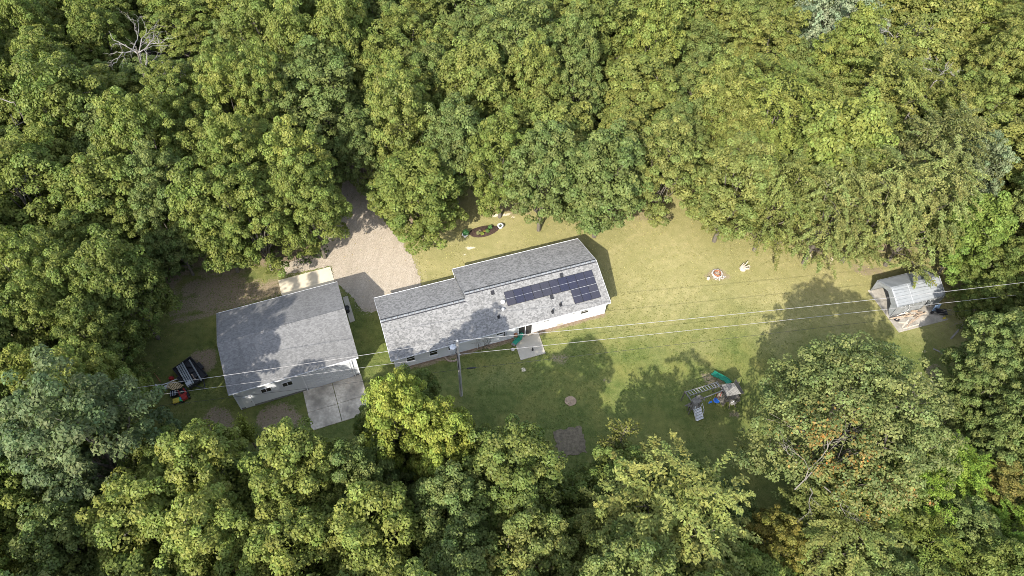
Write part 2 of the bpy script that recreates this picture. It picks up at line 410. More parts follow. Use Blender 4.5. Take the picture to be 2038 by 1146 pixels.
def ragged(poly, step, amp, seed=1):
    rg = random.Random(seed); out = []
    for i in range(len(poly)):
        a = Vector(poly[i]); b = Vector(poly[(i+1) % len(poly)]); n = max(1, int((b-a).length/step))
        for k in range(n):
            p = a.lerp(b, k/n); out.append((p.x+rg.uniform(-amp, amp), p.y+rg.uniform(-amp, amp)))
    return out
DRIVE = ragged([(-24.6,92),(-20.2,92),(-20.0,72),(-19.2,67.5),(-17.2,64.0),(-14.9,61.2),(-13.3,58.6),(-12.3,56.6),(-11.6,54.6),(-11.3,52.9),(-12.2,51.0),(-15.6,49.4),(-17.8,49.3),(-20.2,52.1),(-22.4,54.0),(-23.0,56.3),(-28.8,54.6),(-29.6,56.0),(-25.2,58.6),(-24.2,63),(-24.2,72)], .25, .17, 3)
drv = MB().prism(DRIVE, -.03, .012).build('driveway', MT['gravel'], kind='structure')

# concrete slabs
MB().prism([(-29.19,53.64),(-23.14,56.11),(-22.13,53.66),(-28.18,51.18)], -.05, .07).build('garage_apron', MT['newconcrete'], bevel=.012, kind='structure')
MB().prism([(-20.75,51.35),(-20.17,51.58),(-18.67,47.92),(-19.25,47.66)], -.05, .07).build('side_slab', MT['concrete'], bevel=.012, kind='structure')
_q = [(-22.95,38.27),(-16.87,40.70),(-14.9,35.9),(-20.98,33.45)]
def lerp2(a, b, t): return (a[0]+(b[0]-a[0])*t, a[1]+(b[1]-a[1])*t)
pad = thing('concrete_pad', 'stained concrete pad in front of the wide door on the lower side of the garage', 'concrete pad', (0,0,0))
for t0, t1 in ((0,.495),(.505,1)):      # two pours with a joint between them
    for s0, s1 in ((0,.56),(.566,1)):
        a = lerp2(lerp2(_q[0],_q[1],t0), lerp2(_q[3],_q[2],t0), s0); b = lerp2(lerp2(_q[0],_q[1],t1), lerp2(_q[3],_q[2],t1), s0)
        c = lerp2(lerp2(_q[0],_q[1],t1), lerp2(_q[3],_q[2],t1), s1); d = lerp2(lerp2(_q[0],_q[1],t0), lerp2(_q[3],_q[2],t0), s1)
        MB().prism([a,d,c,b], -.05, .07+RNG.uniform(-.008,.008)).build('slab', MT['oldconcrete'], pad, bevel=.01)
MB().prism([(.32,46.32),(3.23,47.40),(4.17,44.24),(1.28,43.18)], -.05, .08).build('patio', MT['concrete'], bevel=.012, kind='structure')
# shed slab: along (0.953,0.304), across (-0.304,0.953)
SU = Vector((.953,.304)); SV = Vector((-.304,.953))
so_ = Vector((46.87,48.87))
MB().prism([tuple(so_), tuple(so_+SU*7.0), tuple(so_+SU*7.0+SV*6.6), tuple(so_+SV*6.6)], -.05, .06).build('shed_slab', mat('shed_concrete', (.29,.265,.225), .88, .38, .5, fine=5), bevel=.012, kind='structure')
MB().prism(ragged([(6.97+.66*math.cos(k*.449),38.1+.63*math.sin(k*.449)) for k in range(14)], .2, .05, 8), -.03, .035).build('bare_patch', mat('tan_chips', (.31,.225,.15), .95, .35, 3, fine=14), kind='structure')
MB().prism(ragged([(4.95,34.4),(8.0,35.05),(8.5,32.1),(5.5,31.3)], .25, .16, 4), -.03, .03).build('mulch_patch', mat('pale_mulch', (.145,.118,.078), .95, .4, 3, fine=25), kind='structure')

# ---------------------------------------------------------------- house (local axes: u along the ridge, v up the yard, z)
house = thing('house', 'long low white ranch house with speckled grey shingle roof and solar panels', 'house', (-13.13,40.82,0), .35)
HL, HE, SLP = 26.52, 2.76, .384
def roof_z(v): return HE+SLP*v
NA, RL, RR, DL, DR = 9.96, 4.43, 5.13, 9.11, 10.56
zl, zr = roof_z(RL), roof_z(RR)
r = MB()
t = .15
r.slab([(0,0,HE),(HL,0,HE),(HL,RL,zl),(0,RL,zl)], t)
r.slab([(NA,RL+.001,zl),(HL,RL+.001,zl),(HL,RR,zr),(NA,RR,zr)], t)
r.slab([(0,RL+.002,zl),(NA-.003,RL+.002,zl),(NA-.003,DL,HE),(0,DL,HE)], t)
r.slab([(NA,RR+.002,zr),(HL,RR+.002,zr),(HL,DR,HE),(NA,DR,HE)], t)
house_roof = r.build('roof', MT['roof'], house)
# ridge caps: overlapping cap pieces with a vent shadow line
def ridge(u0, u1, v, z, sl_n):
    m = MB(); n = int((u1-u0)/.62)
    for k in range(n):
        a = u0+(u1-u0)*k/n; b = u0+(u1-u0)*(k+1)/n-.13; h = .03+.012*RNG.random()
        for s, sl in ((-1, SLP), (1, sl_n)):
            w = .13
            m.slab([(a,v,z+h+.03),(b,v,z+h+.03),(b,v+s*w,z-w*sl+h),(a,v+s*w,z-w*sl+h)], .03)
    m.build('ridge_cap', MT['ridge'], house, kind='stuff')
    g = MB()
    for s, sl in ((-1, SLP), (1, sl_n)):
        g.slab([(u0,v+s*.16,z-.16*sl+.028),(u1,v+s*.16,z-.16*sl+.028),(u1,v+s*.26,z-.26*sl+.028),(u0,v+s*.26,z-.26*sl+.028)], .03)
    g.build('ridge_vent', MT['darkmetal'], house)
ridge(.05, NA-.1, RL, zl, (zl-HE)/(DL-RL))
ridge(NA+.05, HL-.05, RR, zr, (zr-HE)/(DR-RR))
w = MB()
wt_ = lambda v: roof_z(v)-.17
w.extr_u([(.35,.0),(.35,wt_(.35)),(RR,wt_(RR)),(DR-.35,wt_(.35)),(DR-.35,0)], NA+.35, HL-.35)
w.extr_u([(.35,.0),(.35,wt_(.35)),(RL,wt_(RL)),(DL-.35,wt_(.35)),(DL-.35,0)], .35, NA+.349)
w.build('wall', MT['siding'], house)
MB().box(.33,.32,-.05,HL-.33,.349,.22).box(NA+.33,DR-.349,-.05,HL-.33,DR-.32,.22).build('foundation', MT['found'], house)
fa = lambda *b: MB().box(*b).build('fascia', MT['white'], house)
fa(0,-.03,HE-.16,HL,-.002,HE+.012); fa(0,DL+.002,HE-.16,NA-.02,DL+.05,HE+.02); fa(NA,DR+.002,HE-.16,HL,DR+.05,HE+.02)
for u in (-.028, HL+.002):
    MB().slab([(u,0,HE+.01),(u+.026,0,HE+.01),(u+.026,RR if u > 1 else RL,(zr if u > 1 else zl)+.01),(u,RR if u > 1 else RL,(zr if u > 1 else zl)+.01)], .17).build('rake_board', MT['white'], house)
    MB().slab([(u,DR if u > 1 else DL,HE+.01),(u+.026,DR if u > 1 else DL,HE+.01),(u+.026,RR if u > 1 else RL,(zr if u > 1 else zl)+.01),(u,RR if u > 1 else RL,(zr if u > 1 else zl)+.01)], .17).build('rake_board', MT['white'], house)
for u in (.345, HL-.445): MB().box(u,.325,.22,u+.1,.352,2.7).build('corner_trim', MT['white'], house)
MB().slab([(NA-.03,DL+.01,HE+.02),(NA-.004,DL+.01,HE+.02),(NA-.004,DR,HE+.02),(NA-.03,DR,HE+.02)], .18).build('rake_board', MT['white'], house)

def window(parent, u0, u1, z0, z1, v=.35, mull=True, fm='white'):
    f = MB(); e = .075; y0, y1 = v-.045, v+.02
    f.box(u0-e,y0,z0-e,u1+e,y1,z0).box(u0-e,y0,z1,u1+e,y1,z1+e).box(u0-e,y0,z0,u0,y1,z1).box(u1,y0,z0,u1+e,y1,z1)
    if mull: f.box(u0,y0+.01,(z0+z1)/2-.022,u1,y1,(z0+z1)/2+.022)
    fr = f.build('window', MT[fm], parent)
    MB().box(u0,v-.02,z0,u1,v+.03,z1).build('pane', MT['glass'], fr)
    MB().box(u0-.1,v-.1,z0-.11,u1+.1,v-.002,z0-.077).build('sill', MT[fm], fr)
for u0, u1, z0, z1 in ((1.78,2.66,1.22,2.25),(4.42,5.3,1.22,2.25),(6.62,7.36,1.3,2.25),(12.42,13.2,1.78,2.3),(18.25,18.98,1.92,2.38),(21.55,22.3,1.95,2.38),(22.95,23.88,1.48,2.25)):
    window(house, u0, u1, z0, z1)
# sliding door
sdm = MB(); e = .09
sdm.box(15.12-e,.29,.22,15.12,.37,2.3).box(16.72,.29,.22,16.72+e,.37,2.3).box(15.12-e,.29,2.3,16.72+e,.37,2.3+e).box(15.12-e,.27,.22-e,16.72+e,.37,.22).box(15.87,.29,.22,15.97,.36,2.3)
sdr = sdm.build('sliding_door', MT['white'], house)
for a in (15.12, 15.97): MB().box(a,.33,.22,a+.75,.38,2.3).build('pane', MT['glass'], sdr)
MB().box(13.36,.16,1.35,13.62,.345,1.95).build('electric_meter', MT['alu'], house, bevel=.02)
MB().box(13.26,.25,1.2,13.36,.345,2.3).build('conduit', MT['darkmetal'], house)
MB().box(14.58,.1,.35,14.9,.345,1.15).build('hose_box', MT['rust'], house)
MB().box(20.0,.30,.22,20.7,.346,.62).build('foundation_vent', MT['concrete'], house)
for u in (10.05, 24.9):
    MB().bar((u,.29,.15),(u,.29,2.62),.07,.06,(0,1,0)).build('downspout', MT['white'], house)
# window well with its curved edge of pavers by the wall
ww = MB()
for k in range(9):
    a0 = math.pi+math.pi*k/9; a1 = math.pi+math.pi*(k+.86)/9
    ww.add([(6.95+R_*math.cos(a),.31+R_*math.sin(a),zz) for zz in (0,.16) for R_, a in ((.72,a0),(.72,a1),(.9,a1),(.9,a0))], [(0,1,2,3),(4,7,6,5),(0,4,5,1),(1,5,6,2),(2,6,7,3),(3,7,4,0)])
ww.build('window_well', mat('paver', (.33,.25,.19), .9, .25, 4), house)

# solar panels, screwed to the south slope
def on_roof(u, v, lift): return (u, v, roof_z(v)+lift)
def solar(u0, u1, v0, v1):
    g = .016
    p = MB(); p.slab([on_roof(u0+g,v0+g,.13),on_roof(u1-g,v0+g,.13),on_roof(u1-g,v1-g,.13),on_roof(u0+g,v1-g,.13)], .04)
    o = p.build('solar_panel', MT['cell'], house)
    fr = MB(); w_ = .017
    for a, b, c, d in ((u0+g,u1-g,v0+g,v0+g+w_),(u0+g,u1-g,v1-g-w_,v1-g),(u0+g,u0+g+w_,v0+g+w_,v1-g-w_),(u1-g-w_,u1-g,v0+g+w_,v1-g-w_)):
        fr.slab([on_roof(a,c,.138),on_roof(b,c,.138),on_roof(b,d,.138),on_roof(a,d,.138)], .012)
    fr.build('frame', MT['black'], o)
    vm = (v0+v1)/2
    bb = MB(); bb.slab([on_roof(u0+g+w_,vm-.008,.134),on_roof(u1-g-w_,vm-.008,.134),on_roof(u1-g-w_,vm+.008,.134),on_roof(u0+g+w_,vm+.008,.134)], .01)
    bb.build('busbar', MT['alu'], o)
pw = (25.53-14.43)/10
for k in range(10): solar(14.43+pw*k, 14.43+pw*(k+1), 2.47, 4.1)
for k in range(3): solar(25.53-pw*(k+1), 25.53-pw*k, .80, 2.43)
rail = MB()
for v in (2.85,3.7): rail.slab([on_roof(14.4,v,.09),on_roof(25.55,v,.09),on_roof(25.55,v+.04,.09),on_roof(14.4,v+.04,.09)], .07)
for v in (1.2,2.0): rail.slab([on_roof(22.2,v,.09),on_roof(25.55,v,.09),on_roof(25.55,v+.04,.09),on_roof(22.2,v+.04,.09)], .07)
rail.build('mounting_rail', MT['alu'], house)
MB().slab([on_roof(22.1,2.44,.125),on_roof(25.53,2.44,.125),on_roof(25.53,2.46,.125),on_roof(22.1,2.46,.125)], .05).build('mounting_rail', MT['alu'], house)
# things on the roof
def vent_pipe(u, v, h=.38):
    z = roof_z(v)
    o = MB().lathe([(.075,-.05),(.075,h),(.05,h+.01)], (u,v,z), 10).build('vent_pipe', MT['black'], house)
    MB().slab([on_roof(u-.17,v-.2,.02),on_roof(u+.17,v-.2,.02),on_roof(u+.17,v+.17,.02),on_roof(u-.17,v+.17,.02)], .02).build('flashing', MT['black'], o)
for u, v, h in ((20.55,1.19,.45),(19.35,.65,.45),(13.05,1.62,.4)): vent_pipe(u, v, h)
for u, v in ((13.2,4.40),(21.79,4.40),(19.81,2.25)):
    z = roof_z(v)
    MB().slab([(u-.2,v-.22,z-.02),(u+.2,v-.22,z-.02),(u+.2,v+.22,z+.20),(u-.2,v+.22,z+.20)], .16).build('roof_vent', MT['black'], house, bevel=.03)
MB().lathe([(.12,-.05),(.12,.22),(.26,.22),(.26,.30),(.1,.36)], (14.0,3.0,roof_z(3.0)), 14).build('vent_cap', MT['white'], house)
MB().lathe([(.11,-.05),(.11,.25),(.2,.25),(.17,.36),(.03,.4)], (13.77,2.2,roof_z(2.2)), 12).build('vent_cap', MT['alu'], house)

# ---------------------------------------------------------------- garage
gar = thing('garage', 'white pole barn garage with plain grey shingle roof left of the house', 'garage', (-29.29,35.31,0), .381)
GL, GD, GE, GR, GV = 13.77, 11.08, 3.98, 5.74, 5.6
g1 = (GR-GE)/GV; g2 = (GR-GE)/(GD-GV)
MB().slab([(0,0,GE),(GL,0,GE),(GL,GV,GR),(0,GV,GR)], .16).slab([(0,GV+.002,GR),(GL,GV+.002,GR),(GL,GD,GE),(0,GD,GE)], .16).build('roof', MT['groof'], gar)
m = MB(); n = 40
for k in range(n):
    a = GL*k/n+.005; b = GL*(k+1)/n-.03
    for s, sl in ((-1,g1),(1,g2)): m.slab([(a,GV,GR+.035),(b,GV,GR+.035),(b,GV+s*.15,GR-.15*sl+.02),(a,GV+s*.15,GR-.15*sl+.02)], .03)
m.build('ridge_cap', MT['groof'], gar, kind='stuff')
gz = GE+g1*.3-.19
MB().extr_u([(.3,0),(.3,gz),(GV,GR-.2),(GD-.3,gz),(GD-.3,0)], .3, GL-.3).build('wall', MT['gsiding'], gar)
MB().box(0,-.03,GE-.18,GL,-.003,GE+.012).build('fascia', MT['white'], gar)
MB().box(0,GD+.003,GE-.18,GL,GD+.03,GE+.012).build('fascia', MT['white'], gar)
for u in (-.028, GL+.002):
    for v in (0, GD):
        MB().slab([(u,v,GE+.01),(u+.026,v,GE+.01),(u+.026,GV,GR+.01),(u,GV,GR+.01)], .18).build('rake_board', MT['greywood'], gar)
for u in (.29, 7.46, 12.86, GL-.39): MB().box(u,.2,.05,u+.1,.298,gz).build('downspout' if 1 < u < 13 else 'corner_trim', MT['white'], gar)
MB().box(.32,.27,-.05,GL-.32,.297,.28).build('base_board', MT['greywood'], gar)
for u0, z0 in ((3.05,2.05),(5.32,2.05)):
    f = MB(); u1, z1, e = u0+1.0, z0+.72, .06
    f.box(u0-e,.25,z0-e,u1+e,.31,z0).box(u0-e,.25,z1,u1+e,.31,z1+e).box(u0-e,.25,z0,u0,.31,z1).box(u1,.25,z0,u1+e,.31,z1).box(u0+.47,.25,z0,u0+.53,.31,z1)
    fr = f.build('window', MT['white'], gar)
    for a in (u0, u0+.53): MB().box(a,.28,z0,a+.47,.33,z1).build('pane', MT['glass'], fr)
gd = MB().box(7.75,.262,.1,12.75,.299,3.2).build('garage_door', MT['white'], gar)
for k in range(5): MB().box(7.8,.235,.13+k*.615,12.7,.261,.13+k*.615+.585).build('panel', MT['gsiding'], gd)
md = MB().box(.85,.25,.12,1.8,.299,2.3).build('door', MT['white'], gar)
MB().box(.93,.235,.2,1.72,.2495,2.22).build('panel', MT['siding'], md); MB().lathe([(.035,0),(.035,.06)], (1.66,.2,1.1), 8).build('handle', MT['darkmetal'], md)
gd = MB().box(8.2,GD-.299,.08,12.8,GD-.262,2.7).build('garage_door', MT['white'], gar)
for k in range(4): MB().box(8.25,GD-.261,.1+k*.65,12.75,GD-.235,.1+k*.65+.62).build('panel', MT['siding'], gd)

# ---------------------------------------------------------------- tarp shed
sh = thing('tarp_shed', 'grey tarp shed with silver roof and open front on a slab right of the lawn', 'shed', (46.39,51.18,.06), math.atan2(.304,.953))
SW, SLN, SE_, SR = 4.05, 6.85, 2.12, 3.2
def tarp(pts, name, mt, parent, nu=14, nv=8, sag=.05, seed=0, th=.012):
    """thin cloth between four corners, with sag and ripples"""
    a, b, c, d = [Vector(p) for p in pts]; n_ = ((b-a).cross(d-a)).normalized(); rg = random.Random(seed); V = []; 
    for j in range(nv+1):
        for i in range(nu+1):
            s, t_ = i/nu, j/nv; p = a.lerp(b, s).lerp(d.lerp(c, s), t_)
            q = math.sin(math.pi*t_)*(math.sin(s*math.pi*4)**2)*-sag + rg.uniform(-.005,.005) + .008*math.sin(s*23+t_*5)
            V.append(p+n_*q)
    F = [(j*(nu+1)+i, j*(nu+1)+i+1, (j+1)*(nu+1)+i+1, (j+1)*(nu+1)+i) for j in range(nv) for i in range(nu)]
    o = MB().add(V, F).build(name, MT[mt], parent, smooth=True)
    md_ = o.modifiers.new('thick', 'SOLIDIFY'); md_.thickness = th
    return o
ov = .12
tarp([(0,-ov,SE_-.05),(SLN,-ov,SE_-.05),(SLN,SW/2,SR),(0,SW/2,SR)], 'roof_tarp', 'tarp', sh, 24, 10, .015, 1)
tarp([(SLN,SW+ov,SE_-.05),(0,SW+ov,SE_-.05),(0,SW/2,SR-.004),(SLN,SW/2,SR-.004)], 'roof_tarp', 'tarp', sh, 24, 10, .015, 2)
tarp([(0.02,-.06,.02),(4.5,-.06,.05),(4.5,-.09,SE_-.02),(0.02,-.09,SE_-.02)], 'wall_tarp', 'darktarp', sh, 20, 8, .1, 3)
tarp([(4.75,-.12,.45),(SLN,-.06,.25),(SLN,-.09,SE_-.02),(4.55,-.09,SE_-.02)], 'wall_tarp', 'darktarp', sh, 12, 8, .1, 4)
tarp([(SLN,SW+.05,.02),(0,SW+.05,.02),(0,SW+.08,SE_),(SLN,SW+.08,SE_)], 'wall_tarp', 'darktarp', sh, 20, 8, .08, 5)
tarp([(SLN,0,.02),(SLN,SW,.02),(SLN,SW,SE_),(SLN,0,SE_)], 'gable_tarp', 'darktarp', sh, 12, 8, .05, 6)
MB().add([(SLN-.01,0,SE_),(SLN-.01,SW,SE_),(SLN-.01,SW/2,SR)], [(0,1,2)]).build('gable_tarp', MT['darktarp'], sh)
# front: gable sheet cut like an upturned V
MB().add([(-.02,-.05,SE_-.1),(-.02,SW/2,SR-.02),(-.02,SW+.05,SE_-.1),(-.02,SW-.25,SE_-.2),(-.02,SW/2+.05,SR-.75),(-.02,.85,1.55),(-.05,.5,.5),(-.06,.0,.05)], [(0,1,4,5),(1,2,3,4),(0,5,6,7)]).build('front_flap', MT['darktarp'], sh)
MB().add([(-.05,SW-.22,1.9),(-.05,SW+.03,SE_-.1),(-.05,SW+.03,.1),(-.07,SW-.12,.3)], [(0,1,2,3)]).build('front_flap', MT['darktarp'], sh)
for u in (.04, SLN*.33, SLN*.67, SLN-.05):
    MB().tube([(u,.02,0),(u,.02,SE_-.09),(u,SW/2,SR-.08),(u,SW-.02,SE_-.09),(u,SW-.02,0)], .028, 6).build('frame_hoop', MT['steel'], sh)
# rope loops and light patches along the eave
et = MB()
for k in range(11):
    u = .5+k*.6; et.tube([(u,-.17,SE_-.1),(u+.03,-.18,SE_-.28),(u+.06,-.17,SE_-.34)], .022, 5)
et.build('tie_strap', MT['white'], sh, kind='stuff')
MB().tube([(1.6,-.2,SE_-.1),(2.1,-.22,1.0),(1.7,-.2,.35),(.6,-.25,.12)], .025, 5).build('rope', MT['white'], sh)
MB().bar((0,-.14,SE_-.03),(SLN,-.14,SE_-.03),.05,.05).build('eave_seam', MT['tarp'], sh)
for k in range(1,6):
    q_ = k/6; MB().bar((0,-ov+q_*(SW/2+ov),SE_-.05+q_*(SR-SE_+.05)+.012),(SLN,-ov+q_*(SW/2+ov),SE_-.05+q_*(SR-SE_+.05)+.006),.06,.014).build('roof_rib', MT['tarp'], sh)
for u in (0,SLN*.33,SLN-.04): MB().bar((u,-ov,SE_-.02),(u,SW/2,SR+.035),.05,.03).build('roof_hem', MT['alu'], sh)
MB().bar((0,SW/2-.35,SR-.17),(SLN,SW/2-.35,SR-.17),.05,.04).build('roof_seam', MT['tarp'], sh)
tag(tarp([(51.75,52.05,.1),(52.75,52.35,.1),(52.75,52.6,1.05),(51.95,52.35,1.1)], 'tarp_sheet', 'tarp', None, 8, 6, .1, 9), 'pale blue grey tarp sheet hanging loose beside the shed wall', 'tarp')
bpy.data.objects['tarp_sheet'].data.materials[0] = mat('blue_tarp', (.30,.42,.60), .5, .2, 3)

# wood on the slab south of the shed
def local_xy(u, v): p = so_+SU*u+SV*v; return p.x, p.y
for k in range(16):
    rg = random.Random(70+k)
    u = rg.uniform(.6,4.6); v = rg.uniform(1.35,2.2); L = rg.uniform(.7,1.9); a = rg.uniform(-.22,.22); z = .06+rg.choice((.08,.1,.23,.24)) 
    x, y = local_xy(u, v); d = Vector((math.cos(a+.31), math.sin(a+.31), rg.uniform(-.02,.02)))
    o = MB().tube([Vector((-.5*L*d.x,-.5*L*d.y,0)), Vector((0,rg.uniform(-.04,.04),.02)), Vector((.5*L*d.x,.5*L*d.y,0))], [rg.uniform(.06,.1)]*3, 7).build('log', MT['log' if k % 3 else 'palelog'])
    o.location = (x, y, z); tag(o, 'brown log or pale split piece in the wood heap along the shed wall', 'log', 'logs heaped along the shed wall')
lb = [((47.45,49.6),(48.6,50.75),'longest pale board lying aslant on the slab in front of the log heap'),((47.95,49.55),(49.1,50.8),'brown board lying beside the longest pale board on the shed slab'),((47.5,49.35),(49.6,50.1),'board lying nearest the lower edge of the shed slab'),((48.6,50.2),(50.3,51.45),'board lying aslant from the log heap to the middle of the shed slab'),((47.2,50.3),(48.3,50.2),'short pale board near the left corner of the shed slab')]
for k, (a, b, lab) in enumerate(lb):
    tag(MB().bar((a[0],a[1],.10+.03*(k%2)),(b[0],b[1],.13+.03*(k%2)),.17,.05).build('board', MT['palelog' if k % 2 == 0 else 'log']), lab, 'board', 'boards on the shed slab')
tr_ = MB()
for k in range(20):
    a = 2*math.pi*k/20; b = 2*math.pi*(k+1)/20
    tr_.tube([(.26*math.cos(a),.26*math.sin(a),.1),(.26*math.cos(b),.26*math.sin(b),.1)], .1, 8, cap=False)
o = tr_.build('old_tyre', MT['black']); o.location = (47.1,50.75,.06); tag(o, 'old black tyre lying at the left front corner of the tarp shed', 'tyre')
# wheelbarrow turned over with a black tray
wb = thing('wheelbarrow', 'black wheelbarrow standing at the right end of the shed slab', 'wheelbarrow', (52.75,51.75,.06), -.1)
MB().add([(-.75,-.4,.62),(.6,-.42,.62),(.6,.42,.62),(-.75,.4,.62),(-.4,-.25,.3),(.4,-.28,.3),(.4,.28,.3),(-.4,.25,.3)], [(4,5,6,7),(0,1,5,4),(1,2,6,5),(2,3,7,6),(3,0,4,7)]).build('tray', MT['black'], wb)
for s in (-1,1):
    MB().tube([(-1.05,0+s*.08,.22),(.2,s*.25,.28),(1.1,s*.3,.6)], .03, 6).build('handle', MT['wood'], wb)
    MB().tube([(.3,s*.24,.3),(.42,s*.26,0)], .025, 6).build('leg', MT['darkmetal'], wb)
MB().tube([(-1.0,-.06,.2),(-1.0,.06,.2)], .2, 12).build('wheel', MT['black'], wb)
bt = thing('bucket', 'small yellow bucket lying by the wheelbarrow', 'bucket', (53.05,51.15,.18), .4)
MB().tube([(-.17,0,0),(.17,0,0)], [.10,.13], 10).build('body', MT['yellow'], bt); MB().tube([(.17,-.12,.03),(.3,0,.06),(.17,.12,.03)], .012, 5).build('handle', MT['darkmetal'], bt)

# ---------------------------------------------------------------- utility pole and wires
PX, PY = -5.26, 38.37
pole = thing('utility_pole', 'grey wooden utility pole standing in front of the house beside the yellow tree', 'utility pole', (PX,PY,0))
MB().tube([(0,0,-.3),(0,0,6),(0,0,11)], [.18,.155,.125], 10).build('pole', MT['polewood'], pole)
MB().lathe([(.045,0),(.085,.05),(.05,.1),(.09,.15),(.05,.2),(.03,.24)], (0,0,11.0), 10).build('insulator', MT['white'], pole)
MB().lathe([(.05,0),(.08,.06),(.05,.12)], (.16,0,8.5), 8).build('insulator', MT['white'], pole)
MB().box(-.2,-.06,9.1,-.1,.06,9.9).build('bracket', MT['steel'], pole)
tf = MB().lathe([(.24,0),(.30,.03),(.31,.1),(.31,.95),(.33,.97),(.33,1.03),(.2,1.12),(.0,1.14)], (-.5,0,8.9), 16).build('transformer', MT['alu'], pole, smooth=False)
MB().lathe([(.05,0),(.08,.06),(.045,.11),(.07,.17),(.03,.24)], (-.5,.05,10.03), 8).build('bushing', MT['white'], tf)
MB().tube([(-.3,-.1,9.4),(-.12,-.2,8.9),(-.06,-.17,8.0),(-.05,-.18,5.6)], .035, 6).build('conduit', MT['darkmetal'], pole)
MB().tube([(.02,-.19,.2),(.02,-.17,4.8)], .04, 6).build('ground_wire_guard', MT['steel'], pole)
MB().tube([(-.45,.05,10.25),(-.3,.1,10.8),(0,0,11.1)], .02, 5).build('jumper', MT['cable'], pole)
def wire(name, a, b, sag, rad, m, label, cat='power line'):
    a = Vector(a); b = Vector(b); pts = []
    for k in range(25):
        t_ = k/24; p = a.lerp(b, t_); p.z -= sag*4*t_*(1-t_); pts.append(p)
    return tag(MB().tube(pts, rad, 5).build(name, MT[m]), label, cat)
A0 = (PX,PY,11.15); B0 = (PX+.2,PY,8.6); C0 = (PX+.15,PY-.05,5.7)
wire('power_line', A0, (76.5,52.3,11.0), .75, .021, 'wire', 'upper pale wire running right from the pole top over the lawn and shed')
wire('power_line', A0, (-70,25.5,11.0), .8, .02, 'wire', 'upper pale wire running left from the pole top over the garage roof')
wire('power_line', B0, (76.5,52.0,8.6), .2, .019, 'wire', 'lower pale wire running right from the pole over the lawn to the shed')
wire('power_line', B0, (-70,25.7,8.6), .2, .015, 'wire', 'thin middle wire running left from the pole over the garage eave')
wire('telephone_cable', C0, (80,53.2,5.9), .15, .016, 'cable', 'dark thin cable running right from the pole below the pale wires', 'cable')
wire('telephone_cable', C0, (-70,27.0,5.7), .3, .015, 'cable', 'dark thin cable running left from the pole past the garage wall', 'cable')
spl = MB().tube([(-.5,0,0),(-.4,0,0),(.4,0,0),(.5,0,0)], [.03,.09,.09,.03], 8).build('splice_case', MT['black'])
spl.location = (PX+1.25, PY+.17, 5.66); spl.rotation_euler = (0,0,.16); tag(spl, 'black splice case hanging on the dark cable right of the pole', 'splice case')

# ---------------------------------------------------------------- by the house
ch = thing('lounge_chair', 'green cushioned chair standing on the left edge of the patio', 'chair', (.88,45.75,.08), .95)
MB().box(-.75,-.28,.34,.35,.28,.40).build('seat', MT['green'], ch, bevel=.02)
MB().slab([(.35,-.28,.42),(.78,-.28,.9),(.78,.28,.9),(.35,.28,.42)], .06).build('backrest', MT['green'], ch)
MB().box(-1.0,-.26,.33,-.76,.26,.39).build('footrest', MT['greywood'], ch)
for sx, sy in ((-.7,-.26),(-.7,.26),(.4,-.26),(.4,.26)): MB().bar((sx,sy,0),(sx,sy,.36),.05).build('leg', MT['greywood'], ch)
for s in (-1,1): MB().box(-.3,s*.33-.04,.5,.4,s*.33+.04,.56).build('armrest', MT['green'], ch)
st = thing('door_step', 'low concrete step below the sliding glass door on the patio', 'step', (2.14,46.77,.08), .35)
MB().box(-.62,-.2,0,.62,.2,.16).build('tread', MT['oldconcrete'], st, bevel=.02)
fl = thing('garden_ornament', 'small dark ornament standing on the patio', 'ornament', (2.65,44.6,.08))
MB().lathe([(.14,0),(.11,.12),(.05,.2),(.09,.3),(.02,.4)], (0,0,0), 8).build('body', MT['darkmetal'], fl); MB().tube([(0,0,.35),(-.06,.2,.55)], .02, 5).build('stem', MT['darkmetal'], fl)
gb = thing('trash_bin', 'small round black bin on the slab beside the garage', 'bin', (-19.78,49.23,.07))
MB().lathe([(.26,0),(.32,.75),(.34,.76)], (0,0,0), 10).build('body', MT['black'], gb); MB().lathe([(.36,.762),(.36,.82),(.12,.92),(0,.93)], (0,0,0), 10).build('lid', MT['black'], gb)
rk = MB().lathe([(.22,0),(.25,.08),(.15,.16),(0,.18)], (.33,44.6,0), 7).build('stone', MT['stone']); tag(rk, 'pale stone in the grass left of the patio', 'stone')

# ---------------------------------------------------------------- flower bed
BX, BY = -4.0, 63.05
pts = []
for k in range(48):
    a = 2*math.pi*k/48; q = 1+.05*math.sin(3*a+1)+RNG.uniform(-.02,.02)
    x, y = 2.05*math.cos(a)*q, .95*math.sin(a)*q; pts.append((x,y))
bed = thing('flower_bed', 'oval dark mulch flower bed in the lawn behind the house', 'flower bed', (BX,BY,0), .33)
v = [(0,0,.16)]+[(x*.6,y*.6,.13) for x,y in pts]+[(x,y,.0) for x,y in pts]
f = [(0,1+k,1+(k+1)%48) for k in range(48)]+[(1+k,49+k,49+(k+1)%48,1+(k+1)%48) for k in range(48)]
MB().add(v, f).build('soil', MT['mulch'], bed, smooth=True)
ch_ = MB()
for k in range(500):
    a = RNG.uniform(0,6.28); q = math.sqrt(RNG.random())*.97; x, y = 2.0*q*math.cos(a), .92*q*math.sin(a); z = .16-.15*q*q
    an = RNG.uniform(0,3.14); l = RNG.uniform(.05,.11); ch_.bar((x,y,z),(x+l*math.cos(an),y+l*math.sin(an),z+RNG.uniform(0,.04)),.03,.02)
ch_.build('mulch_chips', MT['mulch'], bed, kind='stuff')
